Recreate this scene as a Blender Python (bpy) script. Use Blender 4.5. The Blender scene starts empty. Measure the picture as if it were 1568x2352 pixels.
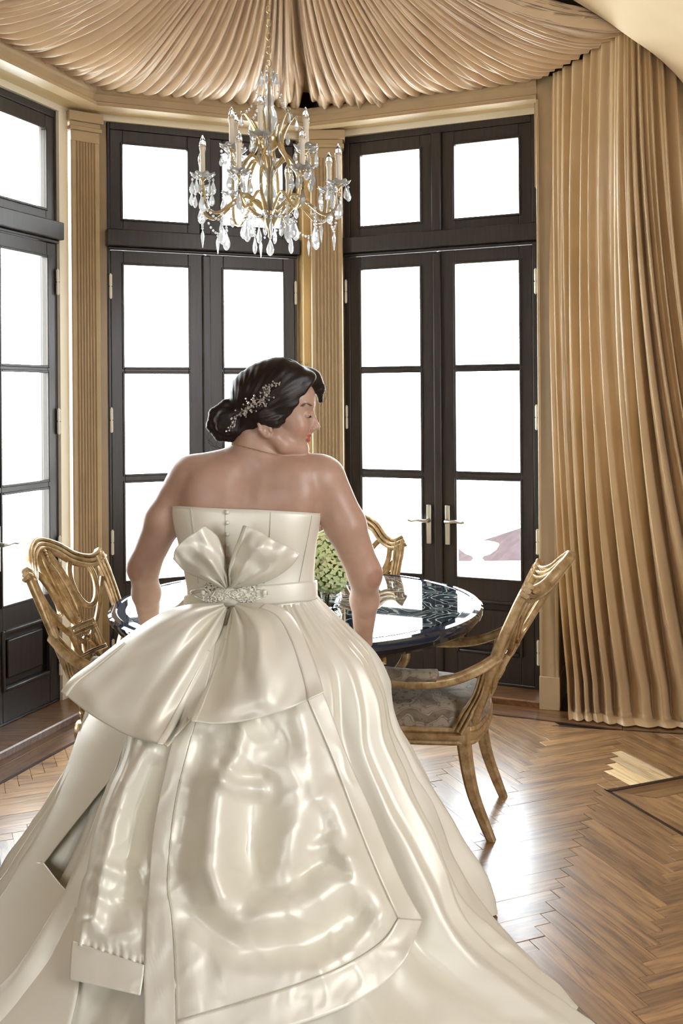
import bpy, bmesh, math, random
import numpy as np
from mathutils import Vector, Matrix, noise
random.seed(7)
D = bpy.data; SC = bpy.context.scene; COL = SC.collection

# ------------------------------------------------------------------ camera
F_PX, HZ, ROLL, CAM_H = 2290.0, 912.6, 0.00726, 1.55      # focal length in pixels of the 1568x2352 frame, horizon row, roll, eye height
cam_data = D.cameras.new('camera'); cam = D.objects.new('camera', cam_data); COL.objects.link(cam)
cam_data.sensor_fit = 'AUTO'; cam_data.sensor_width = 36.0
cam_data.lens = F_PX / 2352.0 * 36.0
cam_data.shift_y = -(1176.0 - HZ) / 2352.0
cam_data.clip_start = 0.05; cam_data.clip_end = 200
cam.location = (0, 0, CAM_H); cam.rotation_euler = (math.pi / 2, ROLL, 0)
SC.camera = cam

# ------------------------------------------------------------------ colour management, world, lamps
SC.view_settings.view_transform = 'Standard'; SC.view_settings.look = 'None'
SC.view_settings.gamma = 1.0; SC.view_settings.use_curve_mapping = False
SC.view_settings.exposure = 0.28
SC.cycles.max_bounces = 10; SC.cycles.diffuse_bounces = 4; SC.cycles.glossy_bounces = 4
SC.cycles.transmission_bounces = 8; SC.cycles.transparent_max_bounces = 24
SC.cycles.sample_clamp_indirect = 6.0; SC.cycles.caustics_refractive = False; SC.cycles.caustics_reflective = False
SC.cycles.use_denoising = True

w = D.worlds.new('bright_sky'); SC.world = w; w.use_nodes = True
wn = w.node_tree.nodes; wl = w.node_tree.links
bg = wn['Background']; tc = wn.new('ShaderNodeTexCoord'); sx = wn.new('ShaderNodeSeparateXYZ'); rp = wn.new('ShaderNodeValToRGB')
wl.new(tc.outputs['Generated'], sx.inputs[0]); wl.new(sx.outputs['Z'], rp.inputs[0]); wl.new(rp.outputs[0], bg.inputs['Color'])
rp.color_ramp.elements[0].position = 0.0; rp.color_ramp.elements[0].color = (0.96, 0.98, 1.0, 1)
rp.color_ramp.elements[1].position = 0.6; rp.color_ramp.elements[1].color = (0.84, 0.92, 1.0, 1)
bg.inputs['Strength'].default_value = 18.0

def area_lamp(name, loc, target, sx_, sy_, power, col):
    l = D.lights.new(name, 'AREA'); l.shape = 'RECTANGLE'; l.size = sx_; l.size_y = sy_; l.energy = power; l.color = col
    o = D.objects.new(name, l); COL.objects.link(o); o.location = loc
    o.rotation_euler = (Vector(target) - Vector(loc)).to_track_quat('-Z', 'Y').to_euler()
    return o
# added fill lamps: one raking from the right, one from behind the camera
area_lamp('side_fill_light', (3.05, 0.1, 1.9), (-0.2, 2.6, 0.6), 1.5, 2.6, 145, (0.97, 0.98, 1.0))
area_lamp('rear_fill_light', (-1.7, -2.85, 1.75), (-0.6, 3.0, 1.3), 1.5, 2.5, 62, (0.96, 0.98, 1.0))

# ------------------------------------------------------------------ helpers
def P(px, py, Y):
    """the point at depth Y seen at pixel (px, py) of the 1568x2352 photograph"""
    a, b = px - 784.0, py - HZ
    c, s = math.cos(ROLL), math.sin(ROLL)
    u = a * c - b * s; v = a * s + b * c
    return Vector((u * Y / F_PX, Y, CAM_H - v * Y / F_PX))
def ray(px, py):
    p = P(px, py, 1.0) - Vector((0, 0, CAM_H)); return p
def srgb(r, g, b):
    f = lambda c: (c / 255 / 12.92) if c / 255 <= 0.04045 else ((c / 255 + 0.055) / 1.055) ** 2.4
    return (f(r), f(g), f(b), 1.0)

class MB:
    """collects shapes and links them as ONE mesh object"""
    def __init__(s): s.v = []; s.f = []
    def add(s, vs, fs):
        n = len(s.v); s.v += [tuple(p) for p in vs]; s.f += [tuple(i + n for i in f) for f in fs]; return s
    def box(s, x0, x1, y0, y1, z0, z1, M=None):
        vs = [Vector((x, y, z)) for x in (x0, x1) for y in (y0, y1) for z in (z0, z1)]
        if M is not None: vs = [M @ p for p in vs]
        return s.add(vs, [(0, 1, 3, 2), (4, 6, 7, 5), (0, 4, 5, 1), (2, 3, 7, 6), (0, 2, 6, 4), (1, 5, 7, 3)])
    def grid(s, g, close_u=False, close_v=False, flip=False):
        nu, nv = len(g), len(g[0]); vs = [p for r in g for p in r]; fs = []
        for i in range(nu if close_u else nu - 1):
            for j in range(nv if close_v else nv - 1):
                a, b = i, (i + 1) % nu; c, d = j, (j + 1) % nv
                q = (a * nv + c, b * nv + c, b * nv + d, a * nv + d)
                fs.append(q[::-1] if flip else q)
        return s.add(vs, fs)
    def tube(s, path, rad, n=8, cap=True, flat=1.0, up=None):
        path = [Vector(p) for p in path]; m = len(path)
        if not hasattr(rad, '__len__'): rad = [rad] * m
        rows = []; prev = None
        for i, p in enumerate(path):
            t = (path[min(i + 1, m - 1)] - path[max(i - 1, 0)]).normalized()
            if prev is None:
                ref = Vector(up) if up is not None else (Vector((0, 0, 1)) if abs(t.z) < 0.9 else Vector((1, 0, 0)))
                nn = (ref - t * ref.dot(t)).normalized()
            else:
                nn = (prev - t * prev.dot(t)).normalized()
            prev = nn; bb = t.cross(nn)
            rows.append([p + (nn * math.cos(2 * math.pi * k / n) * flat + bb * math.sin(2 * math.pi * k / n)) * rad[i] for k in range(n)])
        base = len(s.v); s.grid(rows, close_v=True)
        if cap:
            s.f.append(tuple(base + k for k in range(n))[::-1]); s.f.append(tuple(base + (m - 1) * n + k for k in range(n)))
        return s
    def lathe(s, prof, c=(0, 0, 0), n=20, M=None, flute=0, fa=0.0):
        rows = []
        for r, z in prof:
            row = []
            for k in range(n):
                a = 2 * math.pi * k / n; rr = r * (1 + fa * math.cos(flute * a)) if flute else r
                p = Vector((c[0] + rr * math.cos(a), c[1] + rr * math.sin(a), c[2] + z))
                row.append(M @ p if M is not None else p)
            rows.append(row)
        base = len(s.v); s.grid(rows, close_v=True, flip=True); m = len(prof)
        s.f.append(tuple(base + k for k in range(n))[::-1]); s.f.append(tuple(base + (m - 1) * n + k for k in range(n)))
        return s
    def prism(s, poly, z0, z1, M=None):
        n = len(poly)
        vs = [Vector((p[0], p[1], z0)) for p in poly] + [Vector((p[0], p[1], z1)) for p in poly]
        if M is not None: vs = [M @ p for p in vs]
        return s.add(vs, [tuple(range(n))[::-1], tuple(range(n, 2 * n))] + [(i, (i + 1) % n, n + (i + 1) % n, n + i) for i in range(n)])
    def sweep(s, path, prof, closed=False, cap=True, frames=None):
        """profile (a, b) carried along a path; a along the frame's first axis, b along its second"""
        rows = []
        for p, (A, B) in zip(path, frames):
            rows.append([Vector(p) + A * a + B * b for a, b in prof])
        base = len(s.v); k = len(prof); s.grid(rows, close_u=closed, close_v=True)
        if cap and not closed:
            s.f.append(tuple(base + j for j in range(k))[::-1]); s.f.append(tuple(base + (len(path) - 1) * k + j for j in range(k)))
        return s
    def mesh(s, name):
        me = D.meshes.new(name); me.from_pydata(s.v, [], s.f); me.update(); return me
    def build(s, name, mat, parent=None, smooth=True, bevel=0.0, sub=0, solid=0.0, angle=40, fix=True, weld=0.0):
        me = s.mesh(name)
        if fix or weld:
            bm = bmesh.new(); bm.from_mesh(me)
            if weld: bmesh.ops.remove_doubles(bm, verts=bm.verts, dist=weld)
            if fix: bmesh.ops.recalc_face_normals(bm, faces=bm.faces)
            bm.to_mesh(me); bm.free()
        return link(name, me, mat, parent, smooth, bevel, sub, solid, angle)

def link(name, me, mat, parent=None, smooth=True, bevel=0.0, sub=0, solid=0.0, angle=40):
    if mat is not None and not me.materials: me.materials.append(mat)
    if smooth:
        me.shade_smooth()
        if angle < 180: me.set_sharp_from_angle(angle=math.radians(angle))
    o = D.objects.new(name, me); COL.objects.link(o)
    if parent is not None: o.parent = parent
    if solid:
        m = o.modifiers.new('thickness', 'SOLIDIFY'); m.thickness = solid; m.offset = 0
    if bevel:
        m = o.modifiers.new('bevel', 'BEVEL'); m.width = bevel; m.segments = 2; m.limit_method = 'ANGLE'; m.angle_limit = math.radians(35)
        m.harden_normals = False
    if sub:
        m = o.modifiers.new('smooth', 'SUBSURF'); m.levels = sub; m.render_levels = sub
    return o
def empty(name, loc=(0, 0, 0), rz=0.0, parent=None):
    o = D.objects.new(name, None); COL.objects.link(o); o.location = loc; o.rotation_euler = (0, 0, rz); o.empty_display_size = 0.1
    if parent is not None: o.parent = parent
    return o
def tag(o, label=None, cat=None, group=None, kind=None):
    if label: o['label'] = label
    if cat: o['category'] = cat
    if group: o['group'] = group
    if kind: o['kind'] = kind
    return o
def copy_tree(o, parent=None):
    c = o.copy(); COL.objects.link(c)
    if parent is not None: c.parent = parent
    for ch in list(o.children): copy_tree(ch, c)
    return c
def catmull(pts, n):
    """n points evenly in parameter along a Catmull-Rom curve through pts"""
    pts = [np.array(p, float) for p in pts]; m = len(pts) - 1; out = []
    for k in range(n):
        t = k * m / (n - 1); i = min(int(t), m - 1); t -= i
        p1, p2 = pts[i], pts[i + 1]
        p0 = pts[i - 1] if i > 0 else 2 * p1 - p2
        p3 = pts[i + 2] if i + 2 <= m else 2 * p2 - p1
        out.append(0.5 * ((2 * p1) + (p2 - p0) * t + (2 * p0 - 5 * p1 + 4 * p2 - p3) * t * t + (3 * p1 - p0 - 3 * p2 + p3) * t ** 3))
    return out
def V3(l): return [Vector(p) for p in l]

# ------------------------------------------------------------------ materials
class Mat:
    def __init__(s, name):
        s.m = D.materials.new(name); s.m.use_nodes = True; s.nt = s.m.node_tree; s.b = s.nt.nodes['Principled BSDF']
    def n(s, t, **k):
        nd = s.nt.nodes.new(t)
        for a, b in k.items():
            if a in nd.inputs: nd.inputs[a].default_value = b
            else: setattr(nd, a, b)
        return nd
    def l(s, a, b): s.nt.links.new(a, b)
    def set(s, **k):
        for a, b in k.items(): s.b.inputs[a.replace('_', ' ')].default_value = b
        return s
    def coord(s, kind='Object', scale=(1, 1, 1), rot=(0, 0, 0)):
        t = s.n('ShaderNodeTexCoord'); mp = s.n('ShaderNodeMapping'); s.l(t.outputs[kind], mp.inputs[0])
        mp.inputs['Scale'].default_value = scale; mp.inputs['Rotation'].default_value = rot
        return mp.outputs[0]
    def ramp(s, fac, stops):
        r = s.n('ShaderNodeValToRGB'); s.l(fac, r.inputs[0]); e = r.color_ramp.elements
        e[0].position, e[0].color = stops[0]; e[1].position, e[1].color = stops[-1]
        for p, c in stops[1:-1]: x = e.new(p); x.color = c
        return r.outputs[0]
    def bump(s, h, strength=0.3, dist=0.01):
        b = s.n('ShaderNodeBump'); b.inputs['Strength'].default_value = strength; b.inputs['Distance'].default_value = dist
        s.l(h, b.inputs['Height']); s.l(b.outputs[0], s.b.inputs['Normal']); return b
def plain(name, col, rough=0.5, metal=0.0, spec=0.5, nz=0.0, scale=30, coat=0.0, bump=0.0):
    m = Mat(name); m.set(Roughness=rough, Metallic=metal); m.b.inputs['Base Color'].default_value = col
    m.b.inputs['Specular IOR Level'].default_value = spec; m.b.inputs['Coat Weight'].default_value = coat
    if nz or bump:
        t = m.n('ShaderNodeTexNoise', Scale=float(scale), Detail=5.0); m.l(m.coord(), t.inputs['Vector'])
        if nz:
            d = tuple(max(0, c * (1 - nz)) for c in col[:3]) + (1,); u = tuple(min(1, c * (1 + nz)) for c in col[:3]) + (1,)
            m.l(m.ramp(t.outputs['Fac'], [(0.3, d), (0.7, u)]), m.b.inputs['Base Color'])
        if bump: m.bump(t.outputs['Fac'], bump, 0.004)
    return m.m
M = {}
M['gold_paint'] = plain('tan_gold_paint', srgb(172, 149, 114), 0.42, nz=0.06, scale=9)
M['cream_paint'] = plain('cream_paint', srgb(222, 212, 190), 0.45)
M['soffit'] = plain('pale_gold_paint', srgb(226, 202, 154), 0.38)
M['plaster'] = plain('beige_plaster', srgb(232, 208, 168), 0.7, nz=0.03, scale=5)
M['room'] = plain('room_plaster', srgb(168, 148, 120), 0.8)
def m_darkwood():
    m = Mat('dark_stained_wood'); m.set(Roughness=0.36)
    t = m.n('ShaderNodeTexNoise', Scale=6.0, Detail=6.0); m.l(m.coord(scale=(14, 14, 1.0)), t.inputs['Vector'])
    m.l(m.ramp(t.outputs['Fac'], [(0.3, srgb(34, 29, 27)), (0.75, srgb(50, 43, 40))]), m.b.inputs['Base Color'])
    m.bump(t.outputs['Fac'], 0.15, 0.002); return m.m
M['dark_wood'] = m_darkwood()
def m_glass():
    m = Mat('window_glass'); nt = m.nt; nt.nodes.remove(m.b)
    tr = m.n('ShaderNodeBsdfTransparent'); gl = m.n('ShaderNodeBsdfGlossy'); gl.inputs['Roughness'].default_value = 0.01
    tr.inputs['Color'].default_value = (0.97, 0.985, 0.98, 1)
    fr = m.n('ShaderNodeLayerWeight'); fr.inputs['Blend'].default_value = 0.5; mx = m.n('ShaderNodeMixShader')
    pw = m.n('ShaderNodeMath', operation='POWER'); pw.inputs[1].default_value = 5.0; mr = m.n('ShaderNodeMapRange'); mr.inputs[3].default_value = 0.04; mr.inputs[4].default_value = 0.9
    m.l(fr.outputs['Facing'], pw.inputs[0]); m.l(pw.outputs[0], mr.inputs[0]); m.l(mr.outputs[0], mx.inputs[0]); m.l(tr.outputs[0], mx.inputs[1]); m.l(gl.outputs[0], mx.inputs[2])
    m.l(mx.outputs[0], nt.nodes['Material Output'].inputs[0]); return m.m
M['glass'] = m_glass()
M['steel'] = plain('brushed_steel', srgb(200, 198, 190), 0.35, 0.9)
M['hinge'] = plain('ivory_hinge_metal', srgb(216, 210, 196), 0.4, 0.3)
def m_fabric(name, c0, c1, rough=0.5, sheen=0.5, metal=0.0, stripe=True):
    m = Mat(name); m.set(Roughness=rough, Metallic=metal)
    m.b.inputs['Sheen Weight'].default_value = sheen; m.b.inputs['Sheen Roughness'].default_value = 0.4
    t = m.n('ShaderNodeTexNoise', Scale=3.0, Detail=3.0); m.l(m.coord(), t.inputs['Vector'])
    m.l(m.ramp(t.outputs['Fac'], [(0.3, c0), (0.7, c1)]), m.b.inputs['Base Color'])
    w_ = m.n('ShaderNodeTexNoise', Scale=900.0, Detail=1.0); m.l(m.coord(), w_.inputs['Vector']); m.bump(w_.outputs['Fac'], 0.08, 0.0006)
    return m.m
M['drape'] = m_fabric('champagne_satin_drapery', srgb(196, 170, 140), srgb(212, 188, 158), 0.30, 0.15)
M['curtain'] = m_fabric('tan_satin_curtain', srgb(186, 158, 118), srgb(200, 172, 132), 0.30, 0.15)
M['satin'] = m_fabric('ivory_duchess_satin', srgb(236, 231, 214), srgb(242, 238, 225), 0.46, 0.15, metal=0.16)
M['satin'].node_tree.nodes['Principled BSDF'].inputs['Specular IOR Level'].default_value = 0.8
def m_oak(name, c0, c1, c2, rough=0.2):
    m = Mat(name); m.set(Roughness=rough); m.b.inputs['Coat Weight'].default_value = 1.0; m.b.inputs['Coat Roughness'].default_value = 0.26
    oi = m.n('ShaderNodeObjectInfo'); cm = m.n('ShaderNodeCombineXYZ'); ml = m.n('ShaderNodeMath', operation='MULTIPLY'); ml.inputs[1].default_value = 37.0
    m.l(oi.outputs['Random'], ml.inputs[0]); m.l(ml.outputs[0], cm.inputs[0]); m.l(ml.outputs[0], cm.inputs[2])
    ad = m.n('ShaderNodeVectorMath', operation='ADD'); m.l(m.coord(scale=(2.2, 26, 10)), ad.inputs[0]); m.l(cm.outputs[0], ad.inputs[1])
    t = m.n('ShaderNodeTexNoise', Scale=1.6, Detail=7.0, Roughness=0.6, Distortion=1.2); m.l(ad.outputs[0], t.inputs['Vector'])
    col = m.ramp(t.outputs['Fac'], [(0.28, c0), (0.5, c1), (0.75, c2)])
    hs = m.n('ShaderNodeHueSaturation'); m.l(col, hs.inputs['Color'])
    mr = m.n('ShaderNodeMapRange'); m.l(oi.outputs['Random'], mr.inputs[0]); mr.inputs[3].default_value = 0.72; mr.inputs[4].default_value = 1.22
    m.l(mr.outputs[0], hs.inputs['Value']); m.l(hs.outputs[0], m.b.inputs['Base Color'])
    t2 = m.n('ShaderNodeTexNoise', Scale=14.0, Detail=4.0); m.l(m.coord(), t2.inputs['Vector'])
    mr2 = m.n('ShaderNodeMapRange'); m.l(t2.outputs['Fac'], mr2.inputs[0]); mr2.inputs[3].default_value = rough * 0.7; mr2.inputs[4].default_value = rough * 1.6
    m.l(mr2.outputs[0], m.b.inputs['Roughness'])
    m.bump(t.outputs['Fac'], 0.25, 0.0012); return m.m
M['oak'] = m_oak('oiled_oak', srgb(100, 72, 48), srgb(160, 122, 82), srgb(192, 152, 104), 0.3)
M['oak_dark'] = m_oak('brown_oak', srgb(74, 48, 30), srgb(116, 80, 50), srgb(140, 102, 66), 0.3)
M['raw_oak'] = m_oak('bare_worn_oak', srgb(196, 152, 96), srgb(236, 206, 156), srgb(250, 232, 196), 0.6)
M['inlay'] = plain('dark_walnut_inlay', srgb(48, 32, 26), 0.35)
M['subfloor'] = plain('dark_joint', srgb(52, 36, 24), 0.6)
# ------------------------------------------------------------------ the bay: three sides of an octagon
def frame2(c, d):
    """local frame of a bay side: x along the side (left to right), y outward, z up"""
    d = Vector((d[0], d[1], 0)).normalized(); n = Vector((-d.y, d.x, 0))
    m = Matrix(((d.x, n.x, 0, c[0]), (d.y, n.y, 0, c[1]), (0, 0, 1, 0), (0, 0, 0, 1)))
    return m
SIDES = [((-1.6455, 4.541), (0.354, 0.935)), ((-0.746, 5.455), (0.920, 0.391)), ((0.5335, 5.3836), (0.9127, -0.4087))]
ZA, ZB, ZC, ZD, ZE, ZF, ZG, ZH_ = 2.890, 2.4995, 2.256, 1.7166, 1.683, 1.1513, 1.108, 0.591
HEAD = 3.004; SILL = 0.035
def frame_rect(mb, x0, x1, z0, z1, a0, a1, b0, b1, y0, y1):
    """rectangular frame member: outer x0..x1, z0..z1, opening a0..a1, b0..b1"""
    mb.box(x0, a0, y0, y1, z0, z1); mb.box(a1, x1, y0, y1, z0, z1)
    mb.box(a0, a1, y0, y1, z0, b0); mb.box(a0, a1, y0, y1, b1, z1)
def bead(mb, a0, a1, b0, b1, y0, y1, t=0.012):
    frame_rect(mb, a0, a1, b0, b1, a0 + t, a1 - t, b0 + t, b1 - t, y0, y1)
for i, (c, d) in enumerate(SIDES):
    root = empty('door_%d' % (i + 1)); root.matrix_world = frame2(c, d); root['kind'] = 'structure'
    ext = 0.527 if i != 2 else 0.545
    W = MB(); frame_rect(W, -ext - 0.0, ext, SILL, HEAD, -0.512, 0.512, SILL + 0.012, 2.965, -0.035, 0.06)
    W.build('frame', M['dark_wood'], root, bevel=0.004)
    W = MB(); W.box(-ext - 0.008, ext + 0.008, -0.075, 0.05, 2.349, 2.438); W.box(-ext, ext, -0.05, 0.05, 2.332, 2.349)
    W.build('transom_bar', M['dark_wood'], root, bevel=0.006)
    W = MB(); W.box(-0.028, 0.028, -0.052, 0.05, 2.438, 2.965); W.build('mullion', M['dark_wood'], root, bevel=0.006)
    for sgn in (-1, 1):
        a0, a1 = (-0.445, -0.098) if sgn < 0 else (0.098, 0.445)
        b0, b1 = min(sgn * 0.028, sgn * 0.512), max(sgn * 0.028, sgn * 0.512)
        W = MB(); frame_rect(W, b0, b1, 2.438, 2.965, a0, a1, ZB, ZA, -0.03, 0.002); bead(W, a0 - .012, a1 + .012, ZB - .012, ZA + .012, -0.038, -0.02)
        s_ = W.build('transom_sash', M['dark_wood'], root, bevel=0.003)
        MB().box(a0 - 0.005, a1 + 0.005, -0.004, 0.002, ZB - 0.005, ZA + 0.005).build('pane', M['glass'], s_, smooth=False)
        # door leaf with three panes over a solid panel
        m0, m1 = (-0.512, -0.003) if sgn < 0 else (0.003, 0.512)
        L = MB()
        for z0, z1 in ((SILL + .014, 0.20), (0.47, ZH_), (ZG - 0.0, ZF) if False else (ZF - 0.043, ZF), (ZD - 0.034, ZD), (ZC, 2.33)): L.box(a0, a1, -0.035, -0.002, z0, z1)
        L.box(m0, a0, -0.035, -0.002, SILL + .014, 2.33); L.box(a1, m1, -0.035, -0.002, SILL + .014, 2.33)
        for z0, z1 in ((ZH_, ZG), (ZF, ZE), (ZD, ZC)): bead(L, a0 - .010, a1 + .010, z0 - .010, z1 + .010, -0.042, -0.03)
        leaf = L.build('door_leaf', M['dark_wood'], root, bevel=0.003)
        for z0, z1 in ((ZH_, ZG), (ZF, ZE), (ZD, ZC)):
            MB().box(a0 - 0.004, a1 + 0.004, -0.012, -0.006, z0 - 0.004, z1 + 0.004).build('pane', M['glass'], leaf, smooth=False)
        W = MB(); W.box(a0 - .01, a1 + .01, -0.012, 0.01, 0.19, 0.48)
        W.box(a0 + .045, a1 - .045, -0.03, -0.005, 0.245, 0.425); bead(W, a0 - .008, a1 + .008, 0.192, 0.478, -0.046, -0.02, 0.018)
        W.build('panel', M['dark_wood'], leaf, bevel=0.006)
        for hz in (2.14, 1.44, 0.80, 0.23):
            hx = sgn * (ext - 0.012)
            W = MB()
            for zz in (hz - 0.062, hz + 0.002): W.lathe([(0.0085, zz), (0.0085, zz + 0.058)], (hx, -0.046, 0), 8)
            W.lathe([(0.005, hz - 0.066), (0.005, hz + 0.066)], (hx, -0.046, 0), 6)
            W.build('hinge', M['hinge'], leaf)
        if sgn < 0:      # astragal covering the joint
            MB().box(-0.022, 0.022, -0.052, -0.034, SILL + .02, 2.325).build('astragal', M['dark_wood'], leaf, bevel=0.006)
        # lever handle on its back plate
        hx = sgn * 0.052
        W = MB(); W.box(hx - 0.013, hx + 0.013, -0.056, -0.036, 0.76, 0.97)
        W.build('handle_plate', M['steel'], leaf, bevel=0.003)
        pts = catmull([(hx, -0.045, 0.886), (hx, -0.082, 0.886), (hx + sgn * .02, -0.092, 0.886), (hx + sgn * .055, -0.092, 0.890), (hx + sgn * .085, -0.092, 0.884), (hx + sgn * .105, -0.090, 0.889)], 18)
        W = MB(); W.tube(V3(pts), [0.012] * 5 + [0.009] * 6 + [0.0075] * 7, 8); W.build('lever', M['steel'], leaf)

# corners of the wall line inside the bay (above the windows) and the trims
CORN = [(-1.40, 2.90), (-1.600, 3.963), (-1.223, 4.998), (-0.173, 5.43), (0.977, 4.94)]
CORN[0] = (-1.233, 3.05)
ZS, ZT = 3.0186, 3.10
def line_frames(pts):
    """mitred frames for a horizontal polyline: first axis outward, second up"""
    fr = []
    for i in range(len(pts)):
        a = Vector(pts[max(i - 1, 0)] + (0,)) if i > 0 else None; b = Vector(pts[i] + (0,)); c = Vector(pts[i + 1] + (0,)) if i < len(pts) - 1 else None
        n = []
        if a is not None: t = (b - a).normalized(); n.append(Vector((-t.y, t.x, 0)))
        if c is not None: t = (c - b).normalized(); n.append(Vector((-t.y, t.x, 0)))
        m = sum(n, Vector()).normalized(); m = m / max(0.3, m.dot(n[0])); fr.append((m, Vector((0, 0, 1))))
    return fr
fr = line_frames(CORN); pts3 = [(x, y, 0) for x, y in CORN]
# cornice: moulded band below the drapery; a small lip along its foot
W = MB(); W.sweep(pts3, [(0.06, ZT + .02), (-0.012, ZT + .02), (-0.012, ZT - .01), (0.0, ZT - .02), (0.0, ZS + .028), (-0.010, ZS + .022), (-0.010, ZS + .010), (-0.018, ZS + .006), (-0.018, ZS), (0.06, ZS)], frames=fr)
W.build('trim_1', M['gold_paint'], smooth=False).__setitem__('kind', 'structure')
# soffit board between cornice and window heads
W = MB(); W.sweep(pts3, [(0.05, ZS + .05), (0.05, ZS - .002 + .02), (0.29, ZS + .014), (0.29, ZS + .05)], frames=fr)
W.build('trim_2', M['soffit'], smooth=False).__setitem__('kind', 'structure')
W = MB(); W.sweep(pts3, [(0.185, ZS + .016), (0.185, HEAD - .002), (0.30, HEAD - .002), (0.30, ZS + .016)], frames=fr)
W.build('trim_3', M['cream_paint'], smooth=False).__setitem__('kind', 'structure')
# outer wall above the windows and the roof over the bay
W = MB(); W.sweep(pts3, [(0.30, HEAD - .01), (0.55, HEAD - .01), (0.55, 4.3), (0.30, 4.3)], frames=fr)
W.build('wall_back', M['room'], smooth=False).__setitem__('kind', 'structure')

# pilasters between the windows
def pilaster(name, c, d, hw, depth, flutes, z1=HEAD - .004):
    o = empty(name); o.matrix_world = frame2(c, d); o['kind'] = 'structure'
    rel = []
    y0 = 0.0; k = flutes; x0, x1 = -hw + 0.022, hw - 0.022; wv = (x1 - x0) / k
    prof = [(-hw, depth), (-hw, 0.006), (-hw + .006, 0), (x0, 0)]
    for j in range(k):
        a = x0 + j * wv
        for q in range(1, 7):
            prof.append((a + wv * (0.14 + 0.72 * (q - 1) / 5), 0.009 * math.sin(math.pi * (q - 1) / 5)))
    prof += [(x1, 0), (hw - .006, 0), (hw, 0.006), (hw, depth)]
    W = MB()
    rows = [[Vector((x, y, z)) for x, y in prof] for z in (0.17, z1 - 0.13)]
    W.grid(rows, close_v=True); W.build('fluted_shaft', M['gold_paint'], o, smooth=False)
    W = MB(); W.box(-hw - .012, hw + .012, -0.014, depth, 0.0, 0.15); W.box(-hw - .006, hw + .006, -0.008, depth, 0.15, 0.172); W.build('plinth', M['gold_paint'], o, bevel=0.004)
    W = MB(); W.box(-hw, hw, 0.0, depth, z1 - .13, z1 - .075); W.box(-hw - .010, hw + .010, -0.012, depth, z1 - .075, z1 - .055)
    W.box(-hw - .004, hw + .004, -0.005, depth, z1 - .055, z1 - .03); W.box(-hw - .016, hw + .016, -0.018, depth, z1 - .03, z1 + .02)
    W.build('capital', M['gold_paint'], o, bevel=0.003)
    return o
def side_pt(i, s, n=0.0):
    m = frame2(*SIDES[i]); return m @ Vector((s, n, 0))
pA, pB = side_pt(0, 0.60, -0.075), side_pt(1, -0.575, -0.075)
dd = (pB - pA).xy; mid = (pA + pB) / 2
pilaster('trim_4', mid.xy, dd, dd.length / 2 + 0.004, 0.2, 7)
pilaster('trim_5', (-0.075, 5.49), (1, 0.0), 0.088, 0.18, 7)
# reveals (cream painted side linings of the openings)
for n_, (i, s0, s1, y0, y1) in enumerate(((0, 0.527, 0.60, -0.05, 0.08), (1, -0.60, -0.529, -0.02, 0.08), (1, 0.529, 0.585, -0.02, 0.08), (2, -0.59, -0.547, -0.02, 0.08))):
    m = frame2(*SIDES[i]); W = MB(); W.box(s0, s1, y0, y1, 0.0, HEAD, m)
    W.build('trim_%d' % (6 + n_), M['cream_paint'] if n_ in (0,) else M['gold_paint'], smooth=False)['kind'] = 'structure'
W = MB(); m1 = frame2(*SIDES[1]); W.box(0.545, 0.60, -0.09, 0.05, 0, HEAD, m1); W.build('trim_10', M['soffit'], bevel=0.004)['kind'] = 'structure'
# right end of the bay: board trim with plinth, where the curtain starts
W = MB(); m2 = frame2((0.977, 4.94), (0.9127, -0.30))
W.box(0.0, 0.085, 0.0, 0.30, 0.16, ZT + .03, m2); W.box(-0.004, 0.012, -0.010, 0.05, 0.16, ZS, m2); W.box(0.073, 0.09, -0.012, 0.05, 0.16, ZT - .03, m2)
W.box(-0.006, 0.094, -0.016, 0.30, 0.0, 0.165, m2); W.build('trim_11', M['gold_paint'], bevel=0.004)['kind'] = 'structure'
W = MB(); W.box(-0.02, 0.20, 0.06, 0.45, 2.6, 3.4, m2); W.build('wall_corner', M['gold_paint'], smooth=False)['kind'] = 'structure'
# raised wooden sill (threshold platform) along the three sides
W = MB(); PL = [(-1.9, 4.2)] and CORN
fr2 = line_frames(CORN)
for i in range(1, len(CORN) - 1):
    seg = [pts3[i], pts3[i + 1]]; f_ = [fr2[i], fr2[i + 1]]
    W = MB(); W.sweep(seg, [(-0.004, 0.0), (-0.010, 0.030), (-0.004, 0.036), (0.45, 0.036), (0.45, 0.0)], frames=f_)
    W.build('trim_%d' % (11 + i), M['oak_dark'], smooth=False)['kind'] = 'structure'
# side walls of the opening left of the first door and the room beyond the frame
def wallbox(name, a, b, z0, z1, t=0.15, mat='room'):
    a = Vector(a + (0,)); b = Vector(b + (0,)); d = (b - a); L_ = d.length
    m = frame2(a.xy, d.xy); W = MB(); W.box(0, L_, 0, t, z0, z1, m); o = W.build(name, M[mat], smooth=False); o['kind'] = 'structure'; return o
q0 = side_pt(0, -0.62, 0.0); wallbox('wall_left', (q0.x - .62, q0.y - 1.6), (q0.x, q0.y), 0, 4.3)
wallbox('wall_left_room', (-3.0, -3.0), (-3.0, 3.4), 0, 4.3)
wallbox('wall_left_return', (-3.0, 3.4), (q0.x - .60, q0.y - 1.55), 0, 4.3)
wallbox('wall_front', (3.2, -3.0), (-3.0, -3.0), 0, 4.3)
wallbox('wall_right_room', (3.2, 4.8), (3.2, -3.0), 0, 4.3)
wallbox('wall_right', (1.10, 5.2), (2.3, 4.9), 0, 4.3)
wallbox('wall_right_return', (2.3, 4.9), (3.2, 4.7), 0, 4.3)
W = MB(); W.box(-3.2, 3.4, -3.2, 6.1, 4.25, 4.35); W.build('ceiling', M['room'], smooth=False)['kind'] = 'structure'
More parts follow.
